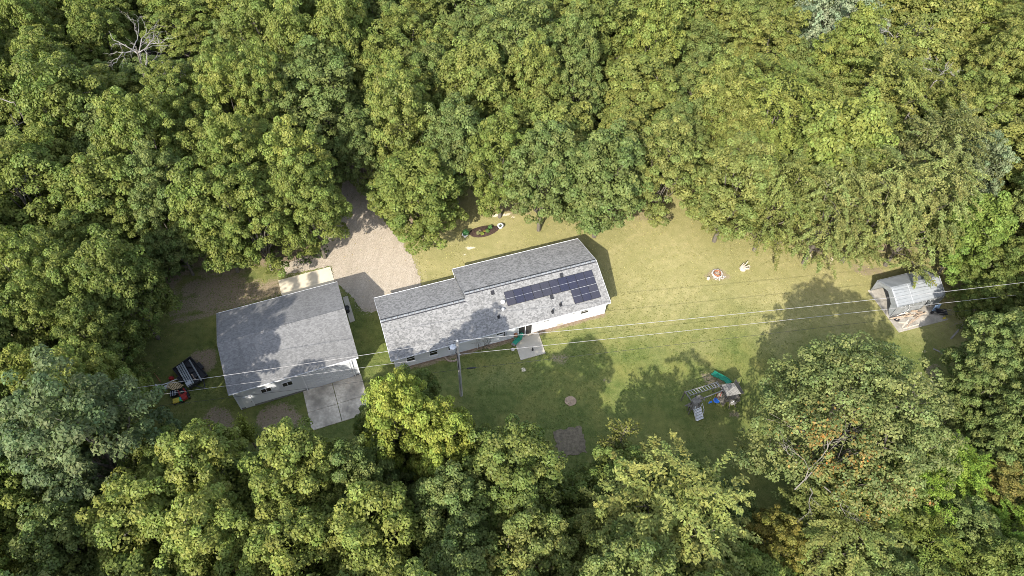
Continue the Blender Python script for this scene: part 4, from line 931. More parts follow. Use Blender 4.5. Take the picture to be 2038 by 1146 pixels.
PROTO['u'] = [('understory_tree',)+p_[1:] for p_ in PROTO['b'][:4]]
TREES = [
('b',-30.39,55.46,4.54,17.0,167,(0.146,0.168,0.040),'round leafy tree overhanging the gravel beside the garage apron'),
('b',-24.08,57.58,4.08,16.0,236,(0.146,0.168,0.040),'leafy tree edging the left side of the driveway opening'),
('b',-34.58,54.88,4.19,17.0,50,(0.146,0.168,0.040),'green tree just left of the tree that overhangs the garage apron'),
('b',-25.76,61.75,4.61,18.0,147,(0.178,0.195,0.046),'yellow green tree above the tree at the left side of the driveway'),
('b',-39.96,54.12,3.35,15.0,114,(0.132,0.158,0.048),'dull green tree at the wood corner left of the dirt track'),
('b',-41.13,44.53,3.76,17.5,223,(0.118,0.138,0.034),'dark green tree at the left end of the dirt track behind the garage'),
('b',-44.92,42.37,3.82,16.0,151,(0.146,0.168,0.040),'green tree two crowns left of the dirt track end'),
('b',-41.61,37.87,3.42,15.0,167,(0.118,0.138,0.034),'low shaded dark tree between the garage and the left wood'),
('b',-49.02,44.65,4.19,18.0,137,(0.146,0.168,0.040),'sunlit leafy tree by the left photo edge level with the garage apron'),
('b',-46.72,39.74,3.36,16.0,308,(0.146,0.168,0.040),'leafy tree with a few orange leaves left of the garage'),
('b',-49.95,37.77,3.30,16.0,155,(0.118,0.138,0.034),'dark tree at the left photo edge level with the garage ridge'),
('b',-44.83,32.81,2.82,15.0,57,(0.178,0.195,0.046),'small yellow green tree left of the big grey green oak and the junk pile'),
('b',-48.26,31.62,2.81,14.0,218,(0.118,0.138,0.034),'dark green tree at the left photo edge level with the junk pile'),
('o',-36.19,25.85,5.90,22.5,8,(0.105,0.130,0.055),'big grey green tree left of the junk pile, broad with leaf rosettes'),
('b',-12.17,61.55,5.29,13.5,300,(0.146,0.168,0.040),'round low tree standing alone right of the driveway opening'),
('b',-19.89,69.29,3.51,14.0,245,(0.132,0.158,0.048),'green tree closing the far end of the driveway'),
('b',-7.79,67.76,4.36,17.0,1,(0.132,0.158,0.048),'dull green tree behind the round tree right of the driveway'),
('b',-2.01,65.72,4.18,17.0,355,(0.146,0.168,0.040),'green tree at the lawn edge behind the flower bed'),
('b',3.30,63.56,4.58,17.0,100,(0.132,0.158,0.048),'green tree at the lawn edge right of the flower bed'),
('b',10.65,62.76,5.01,17.0,225,(0.132,0.158,0.048),'tree whose crown overhangs the right rear corner of the house roof'),
('b',18.41,66.10,4.56,16.5,46,(0.166,0.178,0.050),'olive tree at the rear lawn edge right of the house'),
('b',26.56,62.64,4.78,17.0,21,(0.166,0.178,0.050),'olive tree drooping over the rear lawn above the fire pit'),
('f',31.67,61.31,4.53,16.0,166,(0.166,0.178,0.050),'olive tree at the lawn edge up and right from the fire pit'),
('f',37.67,59.36,4.56,17.0,298,(0.190,0.198,0.064),'feathery pale tree at the lawn edge left of the tarp shed'),
('f',42.73,59.70,4.88,18.0,209,(0.190,0.198,0.064),'feathery pale tree directly behind the west end of the tarp shed'),
('f',48.37,59.47,4.87,18.0,204,(0.190,0.198,0.064),'feathery pale tree leaning over the roof of the tarp shed'),
('f',51.19,66.59,5.50,19.0,184,(0.155,0.160,0.055),'tall feathery pale tree behind the shed trees, with drooping sprays'),
('b',54.08,57.62,4.01,14.0,282,(0.150,0.195,0.042),'bright green bushy tree behind the right end of the tarp shed'),
('b',57.28,53.36,3.85,11.0,67,(0.118,0.138,0.034),'dark shaded tree right of the tarp shed at the right photo edge'),
('b',54.89,49.34,2.80,9.0,244,(0.118,0.138,0.034),'low dark tree below the wires right of the tarp shed'),
('b',50.48,39.58,4.21,16.0,332,(0.132,0.158,0.048),'green tree at the right photo edge below the wires'),
('b',48.10,36.94,2.86,13.0,322,(0.132,0.158,0.048),'smaller green tree on the right lawn edge between two bigger crowns'),
('b',49.49,32.57,2.88,16.0,276,(0.132,0.158,0.048),'green tree at the right photo edge beside the dark gap'),
('e',31.66,30.62,8.27,18.0,104,(0.146,0.162,0.054),'huge spreading tree at lower right with orange sprays and bare limbs in its middle'),
('s',11.01,30.07,2.57,10.0,268,(0.150,0.155,0.040),'slender sparse tree at the lawn edge right of the mulch patch'),
('f',13.69,21.03,6.32,17.5,137,(0.222,0.226,0.062),'large pale yellow green tree at the bottom below the playset'),
('b',0.44,24.28,5.04,17.5,224,(0.118,0.138,0.034),'large dark green tree at the lawn edge left of the mulch patch'),
('b',-9.61,29.00,3.15,19.5,271,(0.205,0.225,0.044),'bright yellow tree in front of the left end of the house'),
('b',-5.81,27.53,3.33,17.0,99,(0.205,0.225,0.044),'bright yellow tree below and right of the other yellow tree, straight below the utility pole'),
('b',-13.12,30.81,2.03,10.0,351,(0.118,0.138,0.034),'low dark tree beside the concrete pad, half under the yellow tree'),
('b',-17.97,23.63,4.61,17.0,150,(0.178,0.195,0.046),'leafy tree at the bottom below the concrete pad'),
('b',-13.18,24.49,3.54,15.0,188,(0.132,0.158,0.048),'shaded green tree at the bottom below and left of the yellow tree'),
('b',-26.53,24.26,4.26,16.0,9,(0.178,0.195,0.046),'yellow green tree at the lawn edge below the garage windows'),
('s',-26.18,30.98,1.04,6.5,259,(0.205,0.225,0.044),'thin yellow sapling below the garage, in front of the bare soil plot'),
('b',-30.13,19.65,4.47,16.0,188,(0.178,0.195,0.046),'yellow green tree at the bottom right of the big grey green oak'),
('b',-23.50,18.01,4.51,17.0,302,(0.178,0.195,0.046),'yellow green tree at the bottom edge below the garage windows'),
('b',-17.09,17.40,4.33,17.0,316,(0.178,0.195,0.046),'yellow green tree at the bottom edge straight below the concrete pad'),
('b',-10.64,18.84,4.47,17.0,6,(0.178,0.195,0.046),'yellow green tree at the bottom edge below the yellow tree'),
('b',-4.31,21.38,3.98,16.0,135,(0.132,0.158,0.048),'green tree between the yellow tree and the bottom edge'),
('b',-3.58,17.19,3.89,16.0,339,(0.132,0.158,0.048),'green tree at the bottom edge below the utility pole'),
('b',2.48,18.20,4.24,16.0,99,(0.166,0.178,0.050),'olive tree at the bottom edge below the mulch patch'),
('b',-36.23,18.16,3.64,15.0,343,(0.132,0.158,0.048),'shaded tree in the lower left corner below the big grey green oak'),
('b',-41.58,20.79,3.71,16.0,323,(0.146,0.168,0.040),'leafy tree at the left photo edge near the lower left corner'),
('b',-40.71,16.77,3.12,15.0,99,(0.178,0.195,0.046),'yellow green tree filling the lower left corner of the photo'),
('b',-44.76,26.53,3.20,14.0,152,(0.118,0.138,0.034),'dark tree at the left photo edge beside the big grey green oak'),
('b',8.03,19.74,3.02,13.0,346,(0.166,0.178,0.050),'lower olive tree at the bottom edge left of the large pale tree'),
('o',23.97,20.84,3.10,11.0,358,(0.160,0.140,0.030),'low orange tinged tree at bottom right of the large pale tree'),
('f',29.60,20.84,4.99,12.0,48,(0.166,0.178,0.050),'olive tree at the bottom edge below the huge spreading tree'),
('f',35.95,21.00,3.86,11.0,331,(0.130,0.155,0.030),'bushy olive tree at the bottom edge toward the lower right corner'),
('f',37.26,25.20,3.66,11.0,219,(0.165,0.225,0.034),'bright lime green thicket tree below and right of the huge spreading tree'),
('f',42.35,27.94,3.41,10.5,216,(0.165,0.225,0.034),'bright lime green thicket tree beside the dark gap at the right'),
('b',41.60,22.73,3.60,10.0,282,(0.132,0.158,0.048),'blue green thicket tree near the lower right corner'),
('o',47.17,26.70,3.32,9.0,356,(0.170,0.150,0.040),'thicket tree with red sprays near the lower right photo corner'),
('f',46.18,21.51,3.56,10.0,178,(0.165,0.225,0.034),'lime green tree in the lower right corner of the photo'),
('f',45.45,94.48,5.06,21.5,237,(0.250,0.280,0.170),'silvery pale tree at the top edge in the right half'),
('f',48.93,91.24,3.56,17.0,194,(0.250,0.280,0.170),'smaller silvery pale tree just below the silvery tree at the top edge'),
('o',56.32,65.35,3.48,17.0,182,(0.165,0.190,0.100),'pale grey green tree among dark gaps high at right'),
('b',-15.21,97.30,4.05,14.3,74,(0.161,0.176,0.044),'mid green broad tree just below the top photo edge, fourth from left'),
('b',-41.67,96.14,4.22,17.2,309,(0.178,0.195,0.046),'yellow green broad tree just below the top photo edge, leftmost such'),
('b',-65.04,81.48,4.97,15.0,196,(0.178,0.195,0.046),'yellow green broad tree in the second row of the rear wood, leftmost such'),
('b',-56.35,70.04,5.26,19.5,79,(0.130,0.152,0.037),'mid green broad tree in the fourth row of the rear wood, third from left'),
('o',-16.67,89.77,4.13,16.4,17,(0.160,0.176,0.044),'mid green rosette leaved tree in the second row of the rear wood'),
('b',62.32,69.89,6.32,15.0,58,(0.184,0.190,0.050),'yellow green broad tree in the fifth row of the rear wood, fifth from left'),
('b',-7.99,98.72,6.53,16.3,31,(0.137,0.161,0.047),'grey green broad tree cut by the top photo edge, seventh from left'),
('f',47.94,77.89,6.68,19.1,199,(0.184,0.190,0.050),'yellow green feathery tree in the fourth row of the rear wood, third from left'),
('b',-22.86,102.11,3.92,16.1,239,(0.158,0.175,0.043),'mid green broad tree cut by the top photo edge, ninth from left'),
('b',74.80,101.31,4.51,15.8,168,(0.184,0.190,0.050),'yellow green broad tree just below the top photo edge, seventh from left'),
('b',42.17,13.83,6.39,10.1,230,(0.150,0.180,0.040),'mid green broad tree cut by the bottom photo edge, seventh from left'),
('b',-26.22,76.52,6.56,17.3,56,(0.134,0.159,0.048),'grey green broad tree in the third row of the rear wood, leftmost such'),
('b',-79.14,88.96,5.91,16.3,330,(0.146,0.168,0.040),'mid green broad tree just below the top photo edge, second from left'),
('b',6.19,106.09,4.75,14.3,50,(0.168,0.181,0.046),'mid green broad tree cut by the top photo edge, thirteenth from left'),
('f',33.11,74.23,6.06,18.6,182,(0.178,0.195,0.046),'yellow green feathery tree in the fourth row of the rear wood, leftmost such'),
('b',0.35,86.95,6.66,18.8,44,(0.138,0.162,0.047),'grey green broad tree in the second row of the rear wood, third from left'),
('o',72.35,86.10,4.73,20.3,232,(0.184,0.190,0.050),'yellow green rosette leaved tree in the third row of the rear wood, second from left'),
('b',34.63,98.14,4.03,15.6,162,(0.146,0.167,0.048),'grey green broad tree just below the top photo edge, second from left'),
('b',-5.90,78.83,5.52,17.3,253,(0.163,0.178,0.045),'mid green broad tree in the third row of the rear wood, third from left'),
('b',-63.49,62.13,5.98,15.1,283,(0.146,0.168,0.040),'mid green broad tree in the fifth row of the rear wood, second from left'),
('b',26.75,91.81,4.13,13.6,183,(0.144,0.166,0.048),'grey green broad tree in the second row of the rear wood, fourth from left'),
('o',65.04,103.39,3.84,14.0,333,(0.178,0.195,0.046),'yellow green rosette leaved tree cut by the top photo edge, third from left'),
('b',3.86,95.20,5.21,14.5,209,(0.167,0.180,0.046),'mid green broad tree just below the top photo edge, fifth from left'),
('b',-59.89,102.65,3.93,14.7,232,(0.132,0.158,0.048),'grey green broad tree cut by the top photo edge, third from left'),
('b',60.32,96.54,6.24,17.9,318,(0.184,0.190,0.050),'yellow green broad tree just below the top photo edge, fifth from left'),
('b',-16.75,106.87,5.55,12.8,279,(0.160,0.176,0.044),'mid green broad tree cut by the top photo edge, tenth from left'),
('o',-50.32,94.80,6.68,12.8,280,(0.148,0.169,0.040),'mid green rosette leaved tree just below the top photo edge, third from left'),
('b',-55.99,56.28,5.66,17.7,102,(0.146,0.168,0.040),'mid green broad tree at the side of the clearing, leftmost such'),
('f',90.63,112.79,4.60,14.2,10,(0.184,0.190,0.050),'yellow green feathery tree cut by the top photo edge, third from left'),
('b',30.60,103.02,4.97,12.9,46,(0.178,0.195,0.046),'yellow green broad tree cut by the top photo edge, seventh from left'),
('b',24.52,82.81,3.81,14.0,134,(0.144,0.165,0.048),'grey green broad tree in the third row of the rear wood, fourth from left'),
('b',-66.79,72.77,4.68,17.7,162,(0.146,0.168,0.040),'mid green broad tree in the fourth row of the rear wood, second from left'),
('b',-48.26,20.17,4.78,16.5,119,(0.178,0.195,0.046),'yellow green broad tree in the near bottom wood'),
('o',56.70,35.35,3.87,15.6,335,(0.184,0.190,0.050),'yellow green rosette leaved tree in the wood flanking the lawn'),
('b',-1.29,106.49,5.34,13.9,258,(0.139,0.159,0.039),'mid green broad tree cut by the top photo edge, eleventh from left'),
('b',73.10,67.44,5.04,15.2,197,(0.184,0.190,0.050),'yellow green broad tree at the side of the clearing, second from left'),
('b',-28.03,95.41,4.28,12.7,99,(0.178,0.195,0.046),'yellow green broad tree just below the top photo edge, second from left'),
('b',-87.17,97.14,5.79,19.3,39,(0.132,0.158,0.048),'grey green broad tree cut by the top photo edge, leftmost such'),
('b',23.61,107.57,3.84,12.7,16,(0.178,0.195,0.046),'yellow green broad tree cut by the top photo edge, fifth from left'),
('b',45.22,107.82,4.57,18.3,94,(0.181,0.189,0.049),'yellow green broad tree cut by the top photo edge, ninth from left'),
('b',10.79,91.58,5.97,18.7,172,(0.142,0.161,0.040),'mid green broad tree in the second row of the rear wood, seventh from left'),
('b',-47.85,106.02,4.24,13.0,176,(0.131,0.153,0.038),'mid green broad tree cut by the top photo edge, sixth from left'),
('o',8.00,78.16,3.98,16.2,107,(0.140,0.163,0.048),'grey green rosette leaved tree in the third row of the rear wood'),
('o',33.34,84.65,4.73,12.8,132,(0.179,0.187,0.049),'yellow green rosette leaved tree in the third row of the rear wood, leftmost such'),
('b',69.45,79.71,4.14,16.8,269,(0.157,0.171,0.044),'mid green broad tree in the fourth row of the rear wood, sixth from left'),
('b',26.54,76.73,3.93,18.2,272,(0.177,0.186,0.048),'yellow green broad tree in the fourth row of the rear wood, second from left'),
('f',81.57,92.03,5.63,15.0,183,(0.178,0.195,0.046),'yellow green feathery tree in the second row of the rear wood, third from left'),
('f',72.91,93.86,5.75,18.3,328,(0.184,0.190,0.050),'yellow green feathery tree in the second row of the rear wood, second from left'),
('b',83.69,112.34,5.04,16.7,2,(0.157,0.171,0.044),'mid green broad tree cut by the top photo edge, eighteenth from left'),
('b',-44.42,63.74,4.61,20.2,232,(0.146,0.168,0.040),'mid green broad tree in the fifth row of the rear wood, third from left'),
('o',-45.66,75.57,4.94,15.4,198,(0.147,0.169,0.040),'mid green rosette leaved tree in the third row of the rear wood, second from left'),
('b',27.65,12.92,3.84,8.4,80,(0.150,0.180,0.040),'mid green broad tree cut by the bottom photo edge, fifth from left'),
('b',-55.34,105.58,3.81,16.8,276,(0.130,0.152,0.037),'mid green broad tree cut by the top photo edge, fifth from left'),
('b',66.52,85.26,3.69,19.3,286,(0.184,0.190,0.050),'yellow green broad tree in the third row of the rear wood, third from left'),
('b',-35.50,88.96,5.77,19.3,331,(0.132,0.154,0.038),'mid green broad tree in the second row of the rear wood, second from left'),
('b',-37.47,103.06,4.67,14.4,156,(0.153,0.172,0.042),'mid green broad tree cut by the top photo edge, seventh from left'),
('f',76.11,76.21,4.54,13.3,5,(0.157,0.171,0.044),'mid green feathery tree in the fourth row of the rear wood, second from left'),
('b',-76.59,99.06,5.67,18.4,294,(0.178,0.195,0.046),'yellow green broad tree cut by the top photo edge, leftmost such'),
('b',-37.54,64.40,4.16,15.1,0,(0.149,0.170,0.041),'mid green broad tree in the fifth row of the rear wood, fourth from left'),
('b',52.67,103.05,6.01,18.1,186,(0.184,0.190,0.050),'yellow green broad tree cut by the top photo edge, tenth from left'),
('o',37.22,92.04,4.85,16.4,262,(0.180,0.188,0.049),'yellow green rosette leaved tree in the second row of the rear wood'),
('o',-62.09,94.56,4.86,14.2,279,(0.146,0.168,0.040),'mid green rosette leaved tree just below the top photo edge, second from left'),
('b',-56.15,40.60,5.12,15.9,321,(0.146,0.168,0.040),'mid green broad tree in the wood flanking the lawn, second from left'),
('b',67.68,98.59,4.27,18.0,179,(0.178,0.195,0.046),'yellow green broad tree just below the top photo edge, sixth from left'),
('b',16.27,79.85,6.21,15.5,239,(0.172,0.183,0.047),'mid green broad tree in the third row of the rear wood, fifth from left'),
('o',34.32,108.86,3.84,17.0,185,(0.145,0.166,0.048),'grey green rosette leaved tree cut by the top photo edge'),
('b',-91.90,101.91,4.06,12.6,163,(0.130,0.152,0.037),'mid green broad tree cut by the top photo edge, leftmost such'),
('o',67.26,110.05,6.04,17.0,307,(0.184,0.190,0.050),'yellow green rosette leaved tree cut by the top photo edge, second from left'),
('b',59.04,108.63,4.38,17.4,150,(0.157,0.171,0.044),'mid green broad tree cut by the top photo edge, seventeenth from left'),
('b',65.66,54.00,6.53,18.6,133,(0.157,0.171,0.044),'mid green broad tree at the side of the clearing, fifth from left'),
('b',-79.36,81.19,3.71,18.2,115,(0.132,0.158,0.048),'grey green broad tree in the second row of the rear wood, leftmost such'),
('b',-53.22,29.78,4.77,20.4,95,(0.146,0.168,0.040),'mid green broad tree in the wood flanking the lawn, leftmost such'),
('b',-69.58,97.82,4.78,13.8,303,(0.146,0.168,0.040),'mid green broad tree cut by the top photo edge, third from left'),
('b',7.22,83.89,3.98,19.5,94,(0.140,0.163,0.048),'grey green broad tree in the third row of the rear wood, third from left'),
('b',18.61,88.63,4.17,19.1,164,(0.178,0.195,0.046),'yellow green broad tree in the second row of the rear wood, third from left'),
('o',-15.75,76.33,4.77,16.7,225,(0.178,0.195,0.046),'yellow green rosette leaved tree in the fourth row of the rear wood'),
('b',-31.60,101.08,4.39,17.0,295,(0.133,0.154,0.038),'mid green broad tree cut by the top photo edge, eighth from left'),
('b',-11.70,87.42,4.00,14.3,359,(0.161,0.177,0.044),'mid green broad tree in the second row of the rear wood, sixth from left'),
('b',56.44,88.27,5.97,16.3,0,(0.184,0.190,0.050),'yellow green broad tree in the second row of the rear wood, fourth from left'),
('b',-82.98,102.05,3.69,18.6,312,(0.146,0.168,0.040),'mid green broad tree cut by the top photo edge, second from left'),
('f',89.27,101.02,4.07,14.7,24,(0.184,0.190,0.050),'yellow green feathery tree just below the top photo edge, second from left'),
('b',-68.49,86.08,3.68,19.2,61,(0.146,0.168,0.040),'mid green broad tree in the second row of the rear wood, leftmost such'),
('b',-57.99,48.21,3.72,17.3,311,(0.178,0.195,0.046),'yellow green broad tree at the side of the clearing, leftmost such'),
('o',-35.90,10.22,5.06,20.4,198,(0.132,0.158,0.048),'grey green rosette leaved tree cut by the bottom photo edge, second from left'),
('b',-32.10,67.48,4.90,13.0,213,(0.178,0.195,0.046),'yellow green broad tree in the fifth row of the rear wood, second from left'),
('b',21.00,16.64,4.21,10.5,149,(0.150,0.180,0.040),'mid green broad tree cut by the bottom photo edge, fourth from left'),
('b',-39.75,78.64,4.62,15.8,66,(0.150,0.170,0.041),'mid green broad tree in the third row of the rear wood, second from left'),
('b',60.65,47.32,4.29,13.9,240,(0.150,0.169,0.049),'grey green broad tree in the wood flanking the lawn, second from left'),
('b',-18.51,83.88,4.81,15.4,282,(0.159,0.175,0.043),'mid green broad tree in the second row of the rear wood, fifth from left'),
('b',12.18,107.03,4.44,14.6,26,(0.170,0.182,0.046),'mid green broad tree cut by the top photo edge, fourteenth from left'),
('b',-69.56,66.20,5.24,13.2,202,(0.146,0.168,0.040),'mid green broad tree in the fifth row of the rear wood, leftmost such'),
('b',39.37,86.76,3.70,13.0,49,(0.148,0.168,0.048),'grey green broad tree in the second row of the rear wood, fifth from left'),
('o',53.94,30.02,4.29,13.9,153,(0.150,0.169,0.049),'grey green rosette leaved tree in the wood flanking the lawn'),
('f',90.78,106.60,4.28,14.7,127,(0.184,0.190,0.050),'yellow green feathery tree cut by the top photo edge, fourth from left'),
('b',-50.33,66.43,4.65,14.5,182,(0.132,0.158,0.048),'grey green broad tree in the fifth row of the rear wood, leftmost such'),
('b',20.87,94.76,5.16,18.7,347,(0.146,0.163,0.041),'mid green broad tree just below the top photo edge, seventh from left'),
('b',-5.77,11.52,4.69,20.4,27,(0.161,0.177,0.044),'mid green broad tree cut by the bottom photo edge, second from left'),
('b',-29.89,82.90,4.50,19.6,225,(0.154,0.173,0.042),'mid green broad tree in the second row of the rear wood, third from left'),
('b',40.01,103.23,3.84,15.5,284,(0.152,0.168,0.043),'mid green broad tree cut by the top photo edge, sixteenth from left'),
('b',56.57,74.22,3.72,15.3,316,(0.184,0.190,0.050),'yellow green broad tree in the fourth row of the rear wood, third from left'),
('f',73.41,113.10,3.93,18.7,300,(0.184,0.190,0.050),'yellow green feathery tree cut by the top photo edge, second from left'),
('b',-73.47,78.41,6.28,20.4,287,(0.146,0.168,0.040),'mid green broad tree in the third row of the rear wood, leftmost such'),
('o',15.83,11.14,6.09,19.2,48,(0.148,0.165,0.042),'mid green rosette leaved tree cut by the bottom photo edge, second from left'),
('b',69.01,73.21,3.85,15.4,138,(0.150,0.169,0.049),'grey green broad tree in the fifth row of the rear wood, third from left'),
('f',67.32,63.79,5.17,18.0,199,(0.184,0.190,0.050),'yellow green feathery tree at the side of the clearing'),
('f',39.43,74.38,3.68,17.1,279,(0.182,0.189,0.050),'yellow green feathery tree in the fourth row of the rear wood, second from left'),
('o',-28.02,11.85,6.19,14.9,167,(0.130,0.152,0.037),'mid green rosette leaved tree cut by the bottom photo edge, leftmost such'),
('o',82.10,100.65,4.46,16.6,46,(0.150,0.169,0.049),'grey green rosette leaved tree just below the top photo edge'),
('o',-63.61,52.96,5.09,15.0,137,(0.178,0.195,0.046),'yellow green rosette leaved tree at the side of the clearing, second from left'),
('b',-41.48,69.25,3.96,16.5,269,(0.148,0.169,0.041),'mid green broad tree in the fourth row of the rear wood, fourth from left'),
('b',-67.08,104.80,3.80,13.5,175,(0.178,0.195,0.046),'yellow green broad tree cut by the top photo edge, second from left'),
('b',18.54,104.94,4.27,14.1,119,(0.172,0.183,0.047),'mid green broad tree cut by the top photo edge, fifteenth from left'),
('b',-14.44,69.79,4.32,19.2,310,(0.160,0.176,0.044),'mid green broad tree in the fifth row of the rear wood, fifth from left'),
('b',4.98,72.27,5.48,14.4,6,(0.168,0.181,0.046),'mid green broad tree in the fourth row of the rear wood, fifth from left'),
('b',3.56,12.12,4.44,18.4,110,(0.140,0.160,0.040),'mid green broad tree cut by the bottom photo edge, third from left'),
('o',14.29,71.80,5.03,13.6,25,(0.172,0.183,0.047),'mid green rosette leaved tree in the fifth row of the rear wood'),
('b',11.71,100.56,3.85,18.9,254,(0.178,0.195,0.046),'yellow green broad tree cut by the top photo edge, third from left'),
('b',-9.14,108.66,5.61,14.3,335,(0.137,0.161,0.047),'grey green broad tree cut by the top photo edge, sixth from left'),
('b',2.12,78.58,4.17,19.2,285,(0.167,0.180,0.045),'mid green broad tree in the third row of the rear wood, fourth from left'),
('b',45.34,85.80,4.10,20.5,287,(0.178,0.195,0.046),'yellow green broad tree in the third row of the rear wood, second from left'),
('b',82.24,106.51,4.05,19.1,278,(0.184,0.190,0.050),'yellow green broad tree cut by the top photo edge, twelfth from left'),
('o',61.87,59.68,3.85,19.5,287,(0.150,0.169,0.049),'grey green rosette leaved tree at the side of the clearing'),
('o',60.94,78.42,4.81,16.6,8,(0.157,0.171,0.044),'mid green rosette leaved tree in the fourth row of the rear wood, second from left'),
('b',-48.20,50.90,3.71,13.0,206,(0.130,0.152,0.037),'mid green broad tree at the side of the clearing, second from left'),
('f',52.65,111.09,6.12,12.7,34,(0.184,0.190,0.050),'yellow green feathery tree cut by the top photo edge, leftmost such'),
('o',-61.43,76.40,4.64,18.3,42,(0.146,0.168,0.040),'mid green rosette leaved tree in the third row of the rear wood, leftmost such'),
('b',-24.79,89.67,3.98,19.4,32,(0.178,0.195,0.046),'yellow green broad tree in the second row of the rear wood, second from left'),
('b',-54.75,76.76,5.34,13.1,157,(0.178,0.195,0.046),'yellow green broad tree in the third row of the rear wood, leftmost such'),
('b',-47.75,57.08,5.25,16.0,314,(0.146,0.168,0.040),'mid green broad tree at the side of the clearing, third from left'),
('f',66.74,91.58,4.37,12.5,168,(0.184,0.190,0.050),'yellow green feathery tree in the second row of the rear wood, leftmost such'),
('b',39.08,66.69,5.70,20.2,167,(0.178,0.195,0.046),'yellow green broad tree in the fifth row of the rear wood, fourth from left'),
('b',-59.94,87.97,3.79,17.0,237,(0.146,0.168,0.040),'mid green broad tree just below the top photo edge, third from left'),
('o',20.90,72.13,4.18,14.8,295,(0.143,0.165,0.048),'grey green rosette leaved tree in the fifth row of the rear wood'),
('b',80.12,84.73,4.85,19.3,124,(0.184,0.190,0.050),'yellow green broad tree in the third row of the rear wood, fourth from left'),
('b',40.38,81.77,3.75,12.9,301,(0.154,0.169,0.043),'mid green broad tree in the third row of the rear wood, sixth from left'),
('o',-70.23,91.98,3.96,15.1,342,(0.146,0.168,0.040),'mid green rosette leaved tree just below the top photo edge, leftmost such'),
('b',27.96,97.80,4.04,19.7,131,(0.176,0.185,0.048),'yellow green broad tree just below the top photo edge, third from left'),
('o',-28.16,106.83,4.21,17.9,308,(0.178,0.195,0.046),'yellow green rosette leaved tree cut by the top photo edge, leftmost such'),
('b',33.68,12.45,3.94,9.6,289,(0.110,0.150,0.040),'mid green broad tree cut by the bottom photo edge, sixth from left'),
('o',-42.46,9.33,4.16,19.8,240,(0.132,0.158,0.048),'grey green rosette leaved tree cut by the bottom photo edge, leftmost such'),
('b',56.18,42.19,4.39,15.6,83,(0.150,0.169,0.049),'grey green broad tree in the wood flanking the lawn, leftmost such'),
('b',-21.07,96.53,4.20,16.7,335,(0.135,0.160,0.047),'grey green broad tree just below the top photo edge, leftmost such'),
('b',-14.08,10.80,5.55,17.2,250,(0.133,0.154,0.038),'mid green broad tree cut by the bottom photo edge, leftmost such'),
('b',51.90,24.77,3.87,10.3,12,(0.150,0.180,0.040),'mid green broad tree in the near bottom wood, second from left'),
('b',44.10,71.43,4.68,14.5,68,(0.150,0.169,0.049),'grey green broad tree in the fifth row of the rear wood, second from left'),
('b',-75.36,70.31,4.29,13.4,177,(0.146,0.168,0.040),'mid green broad tree in the fourth row of the rear wood, leftmost such'),
('b',-37.18,73.64,3.84,17.7,16,(0.178,0.195,0.046),'yellow green broad tree in the fourth row of the rear wood, leftmost such'),
('b',-56.67,63.54,4.36,14.9,113,(0.178,0.195,0.046),'yellow green broad tree in the fifth row of the rear wood, leftmost such'),
('b',28.72,69.52,3.82,15.4,6,(0.178,0.187,0.048),'yellow green broad tree in the fifth row of the rear wood, third from left'),
('b',22.31,100.73,3.93,19.1,341,(0.143,0.165,0.048),'grey green broad tree cut by the top photo edge, eighth from left'),
('o',-68.44,58.02,3.92,19.3,86,(0.178,0.195,0.046),'yellow green rosette leaved tree at the side of the clearing, leftmost such'),
('b',-42.34,106.67,4.22,18.7,110,(0.133,0.159,0.048),'grey green broad tree cut by the top photo edge, fifth from left'),
('b',-45.43,100.88,4.13,15.4,128,(0.133,0.158,0.048),'grey green broad tree cut by the top photo edge, fourth from left'),
('b',-6.22,90.82,5.03,14.5,78,(0.137,0.161,0.047),'grey green broad tree in the second row of the rear wood, second from left'),
('b',76.15,107.33,4.97,20.5,191,(0.178,0.195,0.046),'yellow green broad tree cut by the top photo edge, eleventh from left'),
('o',-33.78,95.62,3.82,16.6,158,(0.154,0.172,0.042),'mid green rosette leaved tree just below the top photo edge, fourth from left'),
('b',17.69,110.32,3.69,12.7,214,(0.178,0.195,0.046),'yellow green broad tree cut by the top photo edge, fourth from left'),
('b',-55.16,99.72,3.92,14.1,321,(0.146,0.168,0.040),'mid green broad tree cut by the top photo edge, fourth from left'),
('f',54.98,79.79,3.85,15.7,150,(0.157,0.171,0.044),'mid green feathery tree in the fourth row of the rear wood, leftmost such'),
('f',53.84,94.97,3.89,13.8,162,(0.184,0.190,0.050),'yellow green feathery tree just below the top photo edge, leftmost such'),
('b',-32.83,61.59,4.04,19.3,189,(0.151,0.171,0.041),'mid green broad tree at the side of the clearing, fourth from left'),
('b',-21.47,10.23,3.93,19.8,200,(0.178,0.195,0.046),'yellow green broad tree cut by the bottom photo edge'),
('b',2.08,101.13,4.08,15.5,213,(0.167,0.180,0.045),'mid green broad tree cut by the top photo edge, twelfth from left'),
('o',9.15,14.73,4.19,20.2,68,(0.141,0.164,0.048),'grey green rosette leaved tree cut by the bottom photo edge, third from left'),
('b',28.54,110.52,5.00,15.9,242,(0.178,0.195,0.046),'yellow green broad tree cut by the top photo edge, sixth from left'),
('o',-32.25,73.25,3.74,20.0,165,(0.152,0.172,0.042),'mid green rosette leaved tree in the fourth row of the rear wood, leftmost such'),
('b',39.63,110.36,4.32,16.2,302,(0.178,0.195,0.046),'yellow green broad tree cut by the top photo edge, eighth from left'),
('b',31.68,93.66,3.86,14.9,281,(0.178,0.186,0.048),'yellow green broad tree just below the top photo edge, fourth from left'),
('b',17.10,99.53,3.80,16.4,349,(0.172,0.183,0.047),'mid green broad tree just below the top photo edge, sixth from left'),
('b',-45.55,14.91,3.77,19.7,302,(0.146,0.168,0.040),'mid green broad tree in the near bottom wood, leftmost such'),
('b',-41.29,58.89,3.76,16.5,152,(0.132,0.158,0.048),'grey green broad tree at the side of the clearing'),
